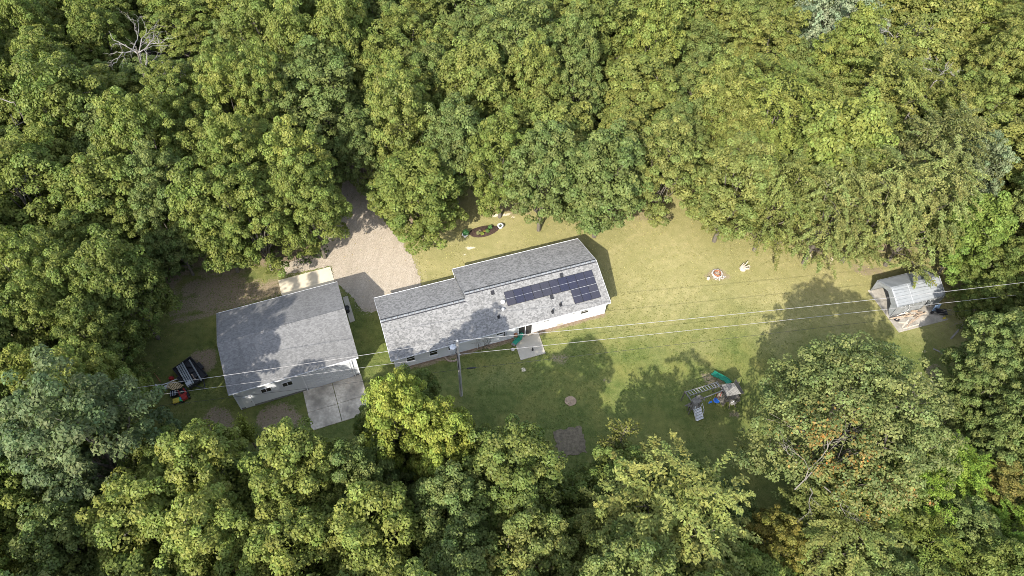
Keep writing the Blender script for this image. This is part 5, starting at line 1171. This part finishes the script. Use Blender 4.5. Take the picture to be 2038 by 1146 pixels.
('b',-12.72,81.42,4.00,15.6,344,(0.136,0.161,0.047),'grey green broad tree in the third row of the rear wood, second from left'),
('b',-24.66,84.39,3.86,19.8,227,(0.156,0.174,0.043),'mid green broad tree in the second row of the rear wood, fourth from left'),
('b',-39.82,32.30,4.00,16.2,283,(0.178,0.195,0.046),'yellow green broad tree in the wood flanking the lawn'),
('f',96.27,115.51,4.97,14.8,95,(0.150,0.169,0.049),'grey green feathery tree cut by the top photo edge'),
('b',-86.04,90.72,4.25,16.6,187,(0.146,0.168,0.040),'mid green broad tree just below the top photo edge, leftmost such'),
('b',-71.79,102.89,3.71,14.1,307,(0.132,0.158,0.048),'grey green broad tree cut by the top photo edge, second from left'),
('u',11.27,25.94,4.07,11.1,133,(0.138,0.162,0.040),'mid green low shaded tree in the near bottom wood, sixth from left'),
('u',-22.71,24.50,3.31,11.3,247,(0.134,0.157,0.039),'mid green low shaded tree in the near bottom wood, second from left'),
('u',-10.04,92.88,2.89,9.9,265,(0.129,0.151,0.037),'mid green low shaded tree in the second row of the rear wood, third from left'),
('u',31.99,106.72,3.27,12.2,277,(0.141,0.169,0.051),'grey green low shaded tree just below the top photo edge, leftmost such'),
('u',-52.68,52.40,4.05,10.4,41,(0.126,0.148,0.036),'mid green low shaded tree at the side of the clearing, second from left'),
('u',19.93,23.76,3.74,8.6,19,(0.129,0.155,0.047),'grey green low shaded tree in the near bottom wood, fifth from left'),
('u',-80.55,94.59,2.99,9.5,211,(0.137,0.161,0.040),'mid green low shaded tree in the second row of the rear wood, leftmost such'),
('u',-33.28,79.56,3.63,12.2,255,(0.122,0.143,0.035),'dark green low shaded tree in the fourth row of the rear wood, leftmost such'),
('u',-9.96,24.32,3.23,8.7,52,(0.131,0.157,0.048),'grey green low shaded tree in the near bottom wood, third from left'),
('u',-48.21,25.40,3.37,8.8,7,(0.140,0.168,0.051),'grey green low shaded tree in the near bottom wood, leftmost such'),
('u',34.28,23.88,3.74,11.4,301,(0.127,0.148,0.036),'mid green low shaded tree in the near bottom wood, ninth from left'),
('u',11.21,85.32,3.05,11.6,287,(0.118,0.138,0.034),'dark green low shaded tree in the third row of the rear wood, fourth from left'),
('u',49.66,21.83,3.39,11.4,298,(0.132,0.158,0.048),'grey green low shaded tree in the near bottom wood, seventh from left'),
('u',79.08,103.61,2.89,8.8,239,(0.143,0.171,0.052),'grey green low shaded tree in the second row of the rear wood, second from left'),
('u',-32.85,106.08,3.87,11.1,151,(0.135,0.158,0.039),'mid green low shaded tree cut by the top photo edge'),
('u',32.15,80.15,3.21,10.7,170,(0.145,0.173,0.053),'grey green low shaded tree in the fourth row of the rear wood, sixth from left'),
('u',49.31,28.88,4.14,9.4,239,(0.152,0.181,0.055),'grey green low shaded tree in the near bottom wood, sixth from left'),
('u',-35.05,83.52,3.07,8.6,217,(0.135,0.161,0.049),'grey green low shaded tree in the fourth row of the rear wood, third from left'),
('u',-36.21,58.26,3.12,12.0,185,(0.130,0.152,0.037),'mid green low shaded tree at the side of the clearing, fifth from left'),
('u',5.34,90.93,3.89,10.7,52,(0.122,0.143,0.035),'dark green low shaded tree in the third row of the rear wood, third from left'),
('u',-43.89,18.77,3.07,10.8,76,(0.141,0.164,0.041),'mid green low shaded tree in the near bottom wood, leftmost such'),
('u',55.19,107.35,3.11,12.0,82,(0.157,0.188,0.057),'grey green low shaded tree just below the top photo edge, second from left'),
('u',69.12,69.31,2.87,12.4,251,(0.132,0.158,0.048),'grey green low shaded tree at the side of the clearing, seventh from left'),
('u',-58.08,79.81,4.09,11.5,13,(0.154,0.184,0.056),'grey green low shaded tree in the fourth row of the rear wood, leftmost such'),
('u',44.74,99.87,3.46,9.9,137,(0.126,0.147,0.036),'mid green low shaded tree in the second row of the rear wood, fifth from left'),
('u',-40.49,83.29,3.17,9.1,39,(0.114,0.133,0.033),'dark green low shaded tree in the third row of the rear wood, second from left'),
('u',42.47,18.91,2.99,11.9,167,(0.136,0.160,0.039),'mid green low shaded tree in the near bottom wood, tenth from left'),
('u',-58.82,66.54,3.25,8.9,75,(0.139,0.162,0.040),'mid green low shaded tree at the side of the clearing, third from left'),
('u',-51.77,48.85,4.14,11.4,217,(0.143,0.171,0.052),'grey green low shaded tree at the side of the clearing, leftmost such'),
('u',-7.54,22.13,3.51,9.8,96,(0.136,0.162,0.049),'grey green low shaded tree in the near bottom wood, fourth from left'),
('u',-57.98,52.22,3.38,8.7,107,(0.135,0.158,0.039),'mid green low shaded tree at the side of the clearing, leftmost such'),
('u',-64.10,89.04,3.65,10.3,282,(0.130,0.152,0.037),'mid green low shaded tree in the second row of the rear wood, second from left'),
('u',44.88,67.77,3.51,8.8,210,(0.153,0.183,0.056),'grey green low shaded tree at the side of the clearing, fourth from left'),
('u',-61.40,57.63,3.00,11.5,156,(0.123,0.144,0.036),'dark green low shaded tree at the side of the clearing'),
('u',-10.92,31.49,3.53,11.7,196,(0.141,0.165,0.041),'mid green low shaded tree in the wood flanking the lawn, second from left'),
('u',23.05,74.81,3.36,10.9,220,(0.135,0.158,0.039),'mid green low shaded tree in the fifth row of the rear wood, third from left'),
('u',-51.04,59.44,3.06,11.1,64,(0.157,0.188,0.057),'grey green low shaded tree at the side of the clearing, second from left'),
('u',11.27,68.11,3.61,10.1,85,(0.154,0.185,0.056),'grey green low shaded tree at the side of the clearing, third from left'),
('u',-19.60,20.34,3.54,11.1,207,(0.117,0.137,0.034),'dark green low shaded tree in the near bottom wood, third from left'),
('u',62.91,62.83,3.42,8.6,21,(0.149,0.178,0.054),'grey green low shaded tree at the side of the clearing, sixth from left'),
('u',-45.85,45.82,3.25,12.1,64,(0.156,0.186,0.057),'grey green low shaded tree in the wood flanking the lawn, third from left'),
('u',-52.04,85.42,3.75,9.0,58,(0.140,0.164,0.040),'mid green low shaded tree in the third row of the rear wood'),
('u',42.02,89.81,3.85,11.7,331,(0.153,0.183,0.056),'grey green low shaded tree in the third row of the rear wood, sixth from left'),
('u',37.84,35.12,3.81,9.1,287,(0.129,0.150,0.037),'mid green low shaded tree in the wood flanking the lawn, third from left'),
('u',-31.44,26.04,3.72,12.3,123,(0.123,0.144,0.035),'dark green low shaded tree in the near bottom wood, second from left'),
('u',46.87,17.22,4.06,9.3,246,(0.129,0.151,0.037),'mid green low shaded tree cut by the bottom photo edge'),
('u',-51.19,81.01,4.11,12.3,148,(0.136,0.163,0.049),'grey green low shaded tree in the third row of the rear wood, second from left'),
('u',-47.55,35.61,4.03,8.8,161,(0.143,0.171,0.052),'grey green low shaded tree in the wood flanking the lawn, second from left'),
('u',-55.13,35.42,3.46,9.4,236,(0.154,0.184,0.056),'grey green low shaded tree in the wood flanking the lawn, leftmost such'),
('u',72.18,72.82,3.53,9.1,183,(0.131,0.156,0.047),'grey green low shaded tree at the side of the clearing, eighth from left'),
('u',34.26,69.64,3.99,10.8,213,(0.126,0.147,0.036),'mid green low shaded tree at the side of the clearing, seventh from left'),
('u',-54.12,45.97,3.78,8.6,328,(0.141,0.165,0.041),'mid green low shaded tree in the wood flanking the lawn, leftmost such'),
('u',39.60,95.60,3.78,9.6,126,(0.133,0.155,0.038),'mid green low shaded tree in the second row of the rear wood, fourth from left'),
('u',16.34,25.08,2.88,12.2,13,(0.127,0.149,0.037),'mid green low shaded tree in the near bottom wood, seventh from left'),
('u',73.32,81.74,3.21,9.0,159,(0.114,0.133,0.033),'dark green low shaded tree in the fifth row of the rear wood'),
('u',-43.17,92.90,3.41,11.4,339,(0.151,0.181,0.055),'grey green low shaded tree in the second row of the rear wood, leftmost such'),
('u',-26.44,103.46,3.80,12.0,232,(0.119,0.140,0.034),'dark green low shaded tree just below the top photo edge'),
('u',-62.12,99.20,3.77,12.5,104,(0.136,0.159,0.039),'mid green low shaded tree just below the top photo edge, leftmost such'),
('u',35.48,17.41,3.62,10.1,158,(0.119,0.139,0.034),'dark green low shaded tree cut by the bottom photo edge, second from left'),
('u',5.24,80.66,3.25,11.7,31,(0.131,0.157,0.048),'grey green low shaded tree in the fourth row of the rear wood, fifth from left'),
('u',-0.56,75.07,3.21,12.0,298,(0.127,0.149,0.037),'mid green low shaded tree in the fifth row of the rear wood, second from left'),
('u',5.47,86.65,3.40,12.3,277,(0.129,0.154,0.047),'grey green low shaded tree in the third row of the rear wood, fourth from left'),
('u',14.45,16.16,3.51,8.7,349,(0.141,0.168,0.051),'grey green low shaded tree cut by the bottom photo edge, leftmost such'),
('u',-34.30,15.34,3.71,11.1,178,(0.125,0.146,0.036),'dark green low shaded tree cut by the bottom photo edge, leftmost such'),
('u',-27.99,66.26,3.60,11.1,52,(0.131,0.153,0.038),'mid green low shaded tree at the side of the clearing, sixth from left'),
('u',-23.38,80.52,3.46,8.8,72,(0.152,0.182,0.055),'grey green low shaded tree in the fourth row of the rear wood, fourth from left'),
('u',55.67,70.55,4.09,11.7,80,(0.157,0.188,0.057),'grey green low shaded tree at the side of the clearing, fifth from left'),
('u',-49.88,101.20,3.42,12.2,155,(0.132,0.155,0.038),'mid green low shaded tree just below the top photo edge, second from left'),
('u',17.26,17.57,3.28,9.1,109,(0.150,0.180,0.055),'grey green low shaded tree cut by the bottom photo edge, second from left'),
('u',-77.24,84.18,3.68,9.0,293,(0.142,0.170,0.052),'grey green low shaded tree in the third row of the rear wood, leftmost such'),
('u',22.76,77.71,3.42,11.6,42,(0.130,0.156,0.047),'grey green low shaded tree in the fifth row of the rear wood, second from left'),
('u',-46.08,80.84,3.78,11.5,83,(0.151,0.181,0.055),'grey green low shaded tree in the fourth row of the rear wood, second from left'),
('u',-71.32,73.72,3.06,10.1,177,(0.143,0.171,0.052),'grey green low shaded tree in the fifth row of the rear wood, leftmost such'),
('u',43.55,80.64,2.99,10.0,171,(0.116,0.136,0.033),'dark green low shaded tree in the fourth row of the rear wood, second from left'),
('u',23.45,104.17,2.95,10.0,76,(0.140,0.164,0.040),'mid green low shaded tree just below the top photo edge, third from left'),
('u',62.82,106.13,3.02,10.1,287,(0.137,0.164,0.050),'grey green low shaded tree just below the top photo edge, third from left'),
('u',-51.24,33.94,3.71,9.8,171,(0.118,0.138,0.034),'dark green low shaded tree in the wood flanking the lawn, leftmost such'),
('u',30.90,24.58,3.60,11.0,238,(0.128,0.150,0.037),'mid green low shaded tree in the near bottom wood, eighth from left'),
('u',-2.38,27.89,2.92,10.5,145,(0.141,0.165,0.041),'mid green low shaded tree in the near bottom wood, fourth from left'),
('u',-36.86,21.47,3.14,9.3,13,(0.116,0.136,0.034),'dark green low shaded tree in the near bottom wood, leftmost such'),
('u',7.79,24.58,3.55,9.3,138,(0.131,0.154,0.038),'mid green low shaded tree in the near bottom wood, fifth from left'),
('u',-44.41,54.46,3.42,12.1,30,(0.133,0.155,0.038),'mid green low shaded tree at the side of the clearing, fourth from left'),
('u',-48.82,70.35,3.92,11.6,329,(0.133,0.156,0.038),'mid green low shaded tree in the fifth row of the rear wood, leftmost such'),
('u',-24.59,21.43,3.28,12.2,145,(0.151,0.181,0.055),'grey green low shaded tree in the near bottom wood, second from left'),
('u',32.42,17.11,3.07,12.2,244,(0.136,0.163,0.049),'grey green low shaded tree cut by the bottom photo edge, third from left'),
('u',31.31,87.90,3.14,10.1,262,(0.149,0.178,0.054),'grey green low shaded tree in the third row of the rear wood, fifth from left'),
('u',-15.01,85.58,3.21,9.6,102,(0.145,0.173,0.053),'grey green low shaded tree in the third row of the rear wood, third from left'),
('u',-14.35,21.43,3.30,12.2,286,(0.131,0.153,0.038),'mid green low shaded tree in the near bottom wood, third from left'),
('u',-44.01,83.25,3.54,11.5,226,(0.113,0.132,0.033),'dark green low shaded tree in the third row of the rear wood, leftmost such'),
('u',-9.76,34.28,2.88,10.9,315,(0.124,0.145,0.036),'dark green low shaded tree in the wood flanking the lawn, second from left'),
]
CAT = 'tree'
cnt = {'b':0,'f':0,'o':0,'u':0}
def group_of(lab):
    return 'trees of the wood round the clearing'
def place_tree(nm, cm, tm, x, y, sx, sz, rz, col, label, tname='trunk'):
    r_ = thing(nm, label, CAT, (x,y,0), rz, group_of(label)); r_.scale = (sx,sx,sz)
    a = link(tname, tm, r_); c = link('crown', cm, r_); c.color = (*col, 1)
    return r_
special = {}
for kind, x, y, R, H, rz, col, lab in TREES:
    if kind in 'es': special.setdefault(kind, []).append((x,y,R,H,rz,col,lab)); continue
    P_ = PROTO[kind]; nm, cm, tm = P_[cnt[kind] % len(P_)]; cnt[kind] += 1
    place_tree(nm, cm, tm, x, y, R/5, H/17, math.radians(rz), col, lab)

# the huge spreading tree: fine sprays, orange in its middle, bare pale limbs
x, y, R, H, rz, col, lab = special['e'][0]
def elm_tint(q, t, c, g):
    t = t.copy()
    for p, rad, cl, fr in (((-4.6,-3.7,14),1.7,(1.55,.92,.8),.42),((-2.6,-4.2,14),1.6,(1.5,.94,.8),.4),((3.3,-6.6,9),1.4,(1.8,.8,.7),.55),((-1.9,-8.0,9.5),1.3,(1.6,.98,.6),.5),((.5,-6.5,11),2.2,(1.25,1.0,1),.5)):
        w_ = math.exp(-((c-np.array(p))**2).sum()/(2*rad*rad)); k = g.random(len(q)) < w_*fr; t[k] *= np.array(cl)
    return t
me, lb, cs = crown('crown', 411, R=R*1.0, zb=5, zt=H, L=17, clumps=760, per=70, csize=.66, leaf=.255, style='b', tintf=elm_tint)
g = np.random.default_rng(412); m = MB()
for k in range(4):
    a = k*1.57+.4; m.tube([(.5*math.cos(a),.5*math.sin(a),-.3),(.8*math.cos(a),.8*math.sin(a),4),(1.6*math.cos(a),1.6*math.sin(a),9)], [.34,.28,.2], 8)
for c, q in lb:
    a = math.atan2(c[1],c[0]); pts = limb(m, (1.4*math.cos(a),1.4*math.sin(a),7.5), c, .17, .06, g, 6)
    for _ in range(5): limb(m, c, c+sphere_dirs(g,1,-.1)[0]*q*1.02, .055, .015, g, 4, .3, 3)
big = thing('spreading_tree', lab, CAT, (x,y,0), 0, group_of(lab))
m.build('trunk', MT['bark'], big)
mb = MB()   # bare limbs that show pale through the crown
def bare(mb, a, b, r, g, depth=2, spread=.5):
    pts = limb(mb, a, b, r, r*.35, g, 5, .35, 5); a = np.array(a); b = np.array(b); L = np.linalg.norm(b-a)
    if depth:
        for k in range(4):
            p = np.array(pts[2+k % 4]) if len(pts) > 5 else np.array(pts[-1]); d = unit(((b-a)/L+g.normal(size=3)*spread)[None])[0]
            bare(mb, p, p+d*L*g.uniform(.35,.6), r*.45, g, depth-1, spread)
for p0, p1, r_ in (((-6.0,-6.0,9.9),(-3.6,-3.2,13.6),.06),((-5.2,-5.4,10.6),(-2.2,-2.4,14.0),.055),((-3.9,-6.2,11.2),(-2.3,-8.6,10.6),.065),((-5.0,-6.2,10.8),(-5.4,-8.2,10.2),.05),((-4.4,-4.4,12.0),(-.8,-4.4,12.8),.06),((-6.0,-4.2,11.6),(-7.2,-3.2,12.2),.05)): bare(mb, p0, p1, r_, g, 2, .4)
mb.build('bare_limb', mat('grey_limb', (.15,.135,.115), .85, .3, 2), big)
c_ = link('crown', me, big); c_.color = (*col, 1)
# sparse slender trees
for k, (x, y, R, H, rz, col, lab) in enumerate(special['s']):
    g = np.random.default_rng(500+k); m = MB(); P = []; D = []
    root = thing('slender_tree', lab, CAT, (x,y,0), 0, group_of(lab))
    m.tube([(0,0,-.2),(0,0,H*.5),(.1,.1,H)], [.11,.07,.02], 6)
    for j in range(34):
        z = H*g.uniform(.3,.97); a = g.uniform(0,6.28); L = R*g.uniform(.5,1.05)*(1.15-.6*z/H); d = np.array([math.cos(a),math.sin(a),g.uniform(.5,1.1)])
        e = np.array([0,0,z])+d*L; limb(m, (0,0,z), e, .03, .008, g, 4, .3, 3); n = 46
        q = np.array([0,0,z])+d*(L*g.uniform(.25,1.08,n))[:,None]+g.normal(size=(n,3))*.17; P.append(q); D.append(np.repeat(d[None],n,0))
    P = np.concatenate(P); n = len(P)
    m.build('trunk', MT['bark'], root); cr_ = link('crown', leaf_mesh('crown', P, g.normal(size=(n,3))*.7+np.array([0,0,1.]), g.uniform(.2,.36,n), g.uniform(.7,1.25,(n,1))*np.ones((1,3)), .55, np.concatenate(D), g), root); cr_.color = (*col, 1)

# dead trees standing among the crowns
def dead_tree(x, y, H, spread, rz, label, lean=(0,0), n=7, seed=0, bk='palebark'):
    g = np.random.default_rng(600+seed); root = thing('dead_tree', label, CAT, (x,y,0), rz)
    m = MB(); m.tube([(0,0,-.3),(lean[0]*.4,lean[1]*.4,H*.5),(lean[0],lean[1],H*.92)], [.3,.2,.07], 8); m.build('trunk', MT['bark'], root)
    for k in range(n):
        t = g.uniform(.6,.92); a = g.uniform(0,6.28); b = MB(); p = np.array([lean[0]*t,lean[1]*t,H*t]); bare(b, p, p+np.array([math.cos(a),math.sin(a),g.uniform(.0,.6)])*spread*g.uniform(.7,1.1), .075, g, 2, .55); b.build('branch', MT[bk], root)
    return root
dead_tree(-51.31,78.81,17.5,4.2,0.00,'dead grey tree with bare forked limbs in the upper left dark gap',(2.2, -0.6),10,0)
dead_tree(52.11,89.56,16.0,3.0,0.00,'bare dead tree in the dark gap right of the silvery tree near the top edge',(0.5, 0),6,1)
dead_tree(55.77,82.61,16.0,2.8,0.00,'bare dead branches jutting between crowns high at the right',(1.5, 0.3),5,2)
dead_tree(-56.54,55.62,15.5,2.4,0.00,'pale bare forked tree at the left photo edge among leafy crowns',(0.3, 0.3),4,3)
dead_tree(-62.48,69.65,15.5,2.4,0.00,'thin pale bare tree at the left photo edge in the upper left wood',(1.0, -0.8),4,4)
dead_tree(52.69,78.23,16.0,2.4,0.00,'short bare dead tree below the jutting dead branches high at the right',(1.2, 0.2),4,5)
dead_tree(48.88,73.43,15.5,1.8,0.00,'lowest bare dead tree of the three high at the right',(0.8, 0),3,6)

# bare little tree leaning by the right end of the shed
bt_ = thing('bare_tree', 'bare leaning little tree with thin twigs right of the wheelbarrow', 'tree', (52.95,48.25,0))
m = MB(); g = np.random.default_rng(77)
m.tube([(0,0,-.1),(.8,.75,1.6),(1.15,1.15,2.3)], [.12,.10,.08], 7); m.build('trunk', MT['palebark'], bt_)
m = MB(); bare(m, (1.15,1.15,2.3), (.2,1.9,3.2), .035, g, 1, .5); bare(m, (.2,1.9,3.2), (-1.3,2.2,2.6), .025, g, 1, .4); bare(m, (1.0,1.0,2.0), (-.6,.5,2.0), .03, g, 1, .4); bare(m, (1.15,1.15,2.3), (2.2,1.5,3.0), .03, g, 1, .5)
m.build('branch', MT['palebark'], bt_)
# fallen grey log by the right wood
fb = MB(); limb(fb, (50.2,46.6,.12), (51.1,45.6,.14), .10, .07, g); tag(fb.build('fallen_log', MT['palebark']), 'short pale fallen log in the grass at the right wood edge', 'log')

# dry climbing twigs against the house wall
vb = thing('dry_shrub', 'bare dry shrub against the house wall right of the utility pole', 'shrub', (-13.13+.9394*10.9-.3429*.05, 40.82+.3429*10.9+.9394*.05, 0), .35)
m = MB(); g = np.random.default_rng(91)
for k in range(8): bare(m, (g.uniform(-.8,.8),g.uniform(-.2,.1),0), (g.uniform(-1.0,1.0),g.uniform(-.25,.1),g.uniform(1.2,2.1)), .02, g, 2, .5)
m.build('branch', MT['bark'], vb)

# plants
def bush(name, label, cat, x, y, z, r, h, n, leaf, col, seed, group=None):
    g = np.random.default_rng(seed); d = sphere_dirs(g, n, -.1); rad = g.uniform(.35,1,n)**.5
    P = d*rad[:,None]*np.array([r,r,h])+np.array([0,0,h*.25])
    root = thing(name, label, cat, (x,y,z), 0, group)
    o = link('foliage', leaf_mesh('foliage', P, d+np.array([0,0,.5])+g.normal(size=(n,3))*.5, leaf*g.uniform(.7,1.3,n), g.uniform(.7,1.3,(n,1))*np.ones((1,3)), .6, None, g), root); o.color = (*col,1)
    m = MB()
    for k in range(4): a = 1.57*k+.3; m.tube([(0,0,-.05),(r*.5*math.cos(a),r*.5*math.sin(a),h*.6)], .015, 4)
    m.build('stem', MT['bark'], root); return root
bush('potted_plant', 'bushy dark green plant in the left planter of the flower bed', 'plant', -6.35, 62.1, .44, .45, .55, 260, .16, (.05,.15,.05), 1)
bush('potted_plant', 'small blue green plant in the right planter of the flower bed', 'plant', -1.82, 63.75, .44, .16, .15, 50, .12, (.12,.16,.09), 2)
for k, (dx, dy, r, cl, lab) in enumerate(((-.85,-.25,.30,(.22,.22,.10),'pale green plant leftmost in the mulch bed'),(-.35,-.5,.26,(.20,.24,.05),'yellow green plant low in the middle of the mulch bed'),(-.55,.05,.2,(.25,.20,.14),'faded pinkish plant above the leftmost plants in the mulch bed'),(.45,-.25,.32,(.12,.20,.05),'green plant right of the middle in the mulch bed'),(.95,.25,.34,(.10,.20,.06),'green plant nearest the right planter in the mulch bed'),(.05,-.15,.16,(.28,.2,.06),'tiny yellow plant in the centre of the mulch bed'))):
    x = BX+dx*math.cos(.33)-dy*math.sin(.33); y = BY+dx*math.sin(.33)+dy*math.cos(.33)
    bush('bed_plant', lab, 'plant', x, y, .12, r, r*1.0, int(70+260*r), .15, cl, 20+k, 'plants in the flower bed')

# undergrowth below the trees and along the wood edge
def undergrowth():
    g = np.random.default_rng(31); P=[]; Nn=[]; S_=[]; T_=[]; n_c = 0
    XY = g.uniform((-85,4),(90,110),(9000,2)); sd_ = poly_sd(XY[:,0], XY[:,1], CLEARING)
    keep = (sd_ > 2.2)&~((XY[:,0] > -26)&(XY[:,0] < -18)&(XY[:,1] > 70)); XY = XY[keep][:2300]
    for x, y in XY:
        r = g.uniform(.6,1.7); h = g.uniform(.6,2.6); n = int(30*r+14); d = sphere_dirs(g, n, 0)
        P.append(np.array([x,y,0])+d*np.array([r,r,h])*g.uniform(.7,1,(n,1))); Nn.append(d+np.array([0,0,.6])+g.normal(size=(n,3))*.5); S_.append(g.uniform(.3,.6,n)); t = g.uniform(.7,1.3); T_.append(np.ones((n,3))*t*g.uniform(.75,1.25,(n,1)))
    o = link('undergrowth', leaf_mesh('undergrowth', np.concatenate(P), np.concatenate(Nn), np.concatenate(S_), np.concatenate(T_), .65, None, g), kind='stuff'); o.color = (.085,.115,.036,1)
undergrowth()
# weeds and longer grass along slabs, tufts over the lawn
def grass():
    g = np.random.default_rng(33); XY = g.uniform((-42,24),(56,70),(60000,2)); sd_ = poly_sd(XY[:,0], XY[:,1], CLEARING); XY = XY[sd_ < .5]
    dens = fbm(XY[:,0]*.5, XY[:,1]*.5); XY = XY[dens > g.uniform(.25,.75,len(XY))]
    def inside(P): return poly_sd(XY[:,0], XY[:,1], P) < .1
    hs = lambda u,v: (-13.13+.9394*u-.3429*v, 40.82+.3429*u+.9394*v); gs = lambda u,v: (-29.29+.928*u-.372*v, 35.31+.372*u+.928*v)
    bad = inside([hs(0,.3),hs(26.5,.3),hs(26.5,10.4),hs(0,10.4)])|inside([gs(.3,.3),gs(13.5,.3),gs(13.5,10.8),gs(.3,10.8)])|inside(_q)|inside([(.32,46.32),(3.23,47.40),(4.17,44.24),(1.28,43.18)])|inside([(-29.19,53.64),(-23.14,56.11),(-22.13,53.66),(-28.18,51.18)])|inside([tuple(so_), tuple(so_+SU*7.0), tuple(so_+SU*7.0+SV*6.6), tuple(so_+SV*6.6)])|inside([(-25,58),(-20,72),(-12,56.5),(-11.3,52.9),(-16,49.3),(-23,54),(-29.5,56)])|(np.hypot(XY[:,0]+4,XY[:,1]-63)<2.4)|(np.hypot(XY[:,0]-26.1,XY[:,1]-57)<1.1)
    XY = XY[~bad]; n = len(XY); dry = sstep(44, 57, XY[:,1])*sstep(-19, -11, XY[:,0])
    a = g.uniform(0,6.28,n); h = g.uniform(.05,.13,n); P = np.stack([XY[:,0],XY[:,1],h*.3-.02],1)
    T_ = (1-dry)[:,None]*np.array([.125,.15,.036])+dry[:,None]*np.array([.30,.27,.115]); T_ = T_*g.uniform(.8,1.25,(n,1))
    o = link('grass', leaf_mesh('grass', P, np.stack([np.cos(a),np.sin(a),g.uniform(1.6,3.4,n)],1), h*2.1, T_, .5, None, g), kind='stuff'); o.color = (1,1,1,1)
    n = 1000; XY = g.uniform((-42,24),(56,72),(n*3,2)); sd_ = poly_sd(XY[:,0], XY[:,1], CLEARING); XY = XY[(sd_ > -7+6*g.random(len(XY)))][:n]; n = len(XY)
    P = np.stack([XY[:,0],XY[:,1],np.full(n,.05)],1); T_ = np.array([.33,.27,.13])*g.uniform(.5,1.3,(n,1)); T_[:,0] *= g.uniform(.8,1.2,n)
    o = link('fallen_leaves', leaf_mesh('fallen_leaves', P, np.array([0,0,1.])+g.normal(size=(n,3))*.3, g.uniform(.10,.2,n), T_, .7, None, g), kind='stuff'); o.color = (1,1,1,1)
grass()
# stones thrown out of the gravel along the edges of the drive
def loose_stones():
    g = np.random.default_rng(41); E = [Vector(p) for p in DRIVE]; V = []; n = 2200
    k = g.integers(len(E), size=n)
    for i in k:
        a = E[i]; 
        if a.y > 70: continue
        x = a.x+g.normal()*.32; y = a.y+g.normal()*.32; r = g.uniform(.03,.075); t = g.uniform(0,6.28)
        V += [(x+r*math.cos(t),y+r*math.sin(t),0),(x+r*math.cos(t+2.1),y+r*math.sin(t+2.1),0),(x+r*math.cos(t+4.2),y+r*math.sin(t+4.2),0),(x,y,r*1.1+.012)]
    F = []
    for i in range(len(V)//4): o = 4*i; F += [(o,o+1,o+3),(o+1,o+2,o+3),(o+2,o,o+3)]
    me = bpy.data.meshes.new('loose_gravel'); fast_mesh(me, np.array(V), np.array(F)); me.materials.append(MT['gravel']); link('loose_gravel', me, kind='stuff')
loose_stones()
bpy.context.view_layer.update()
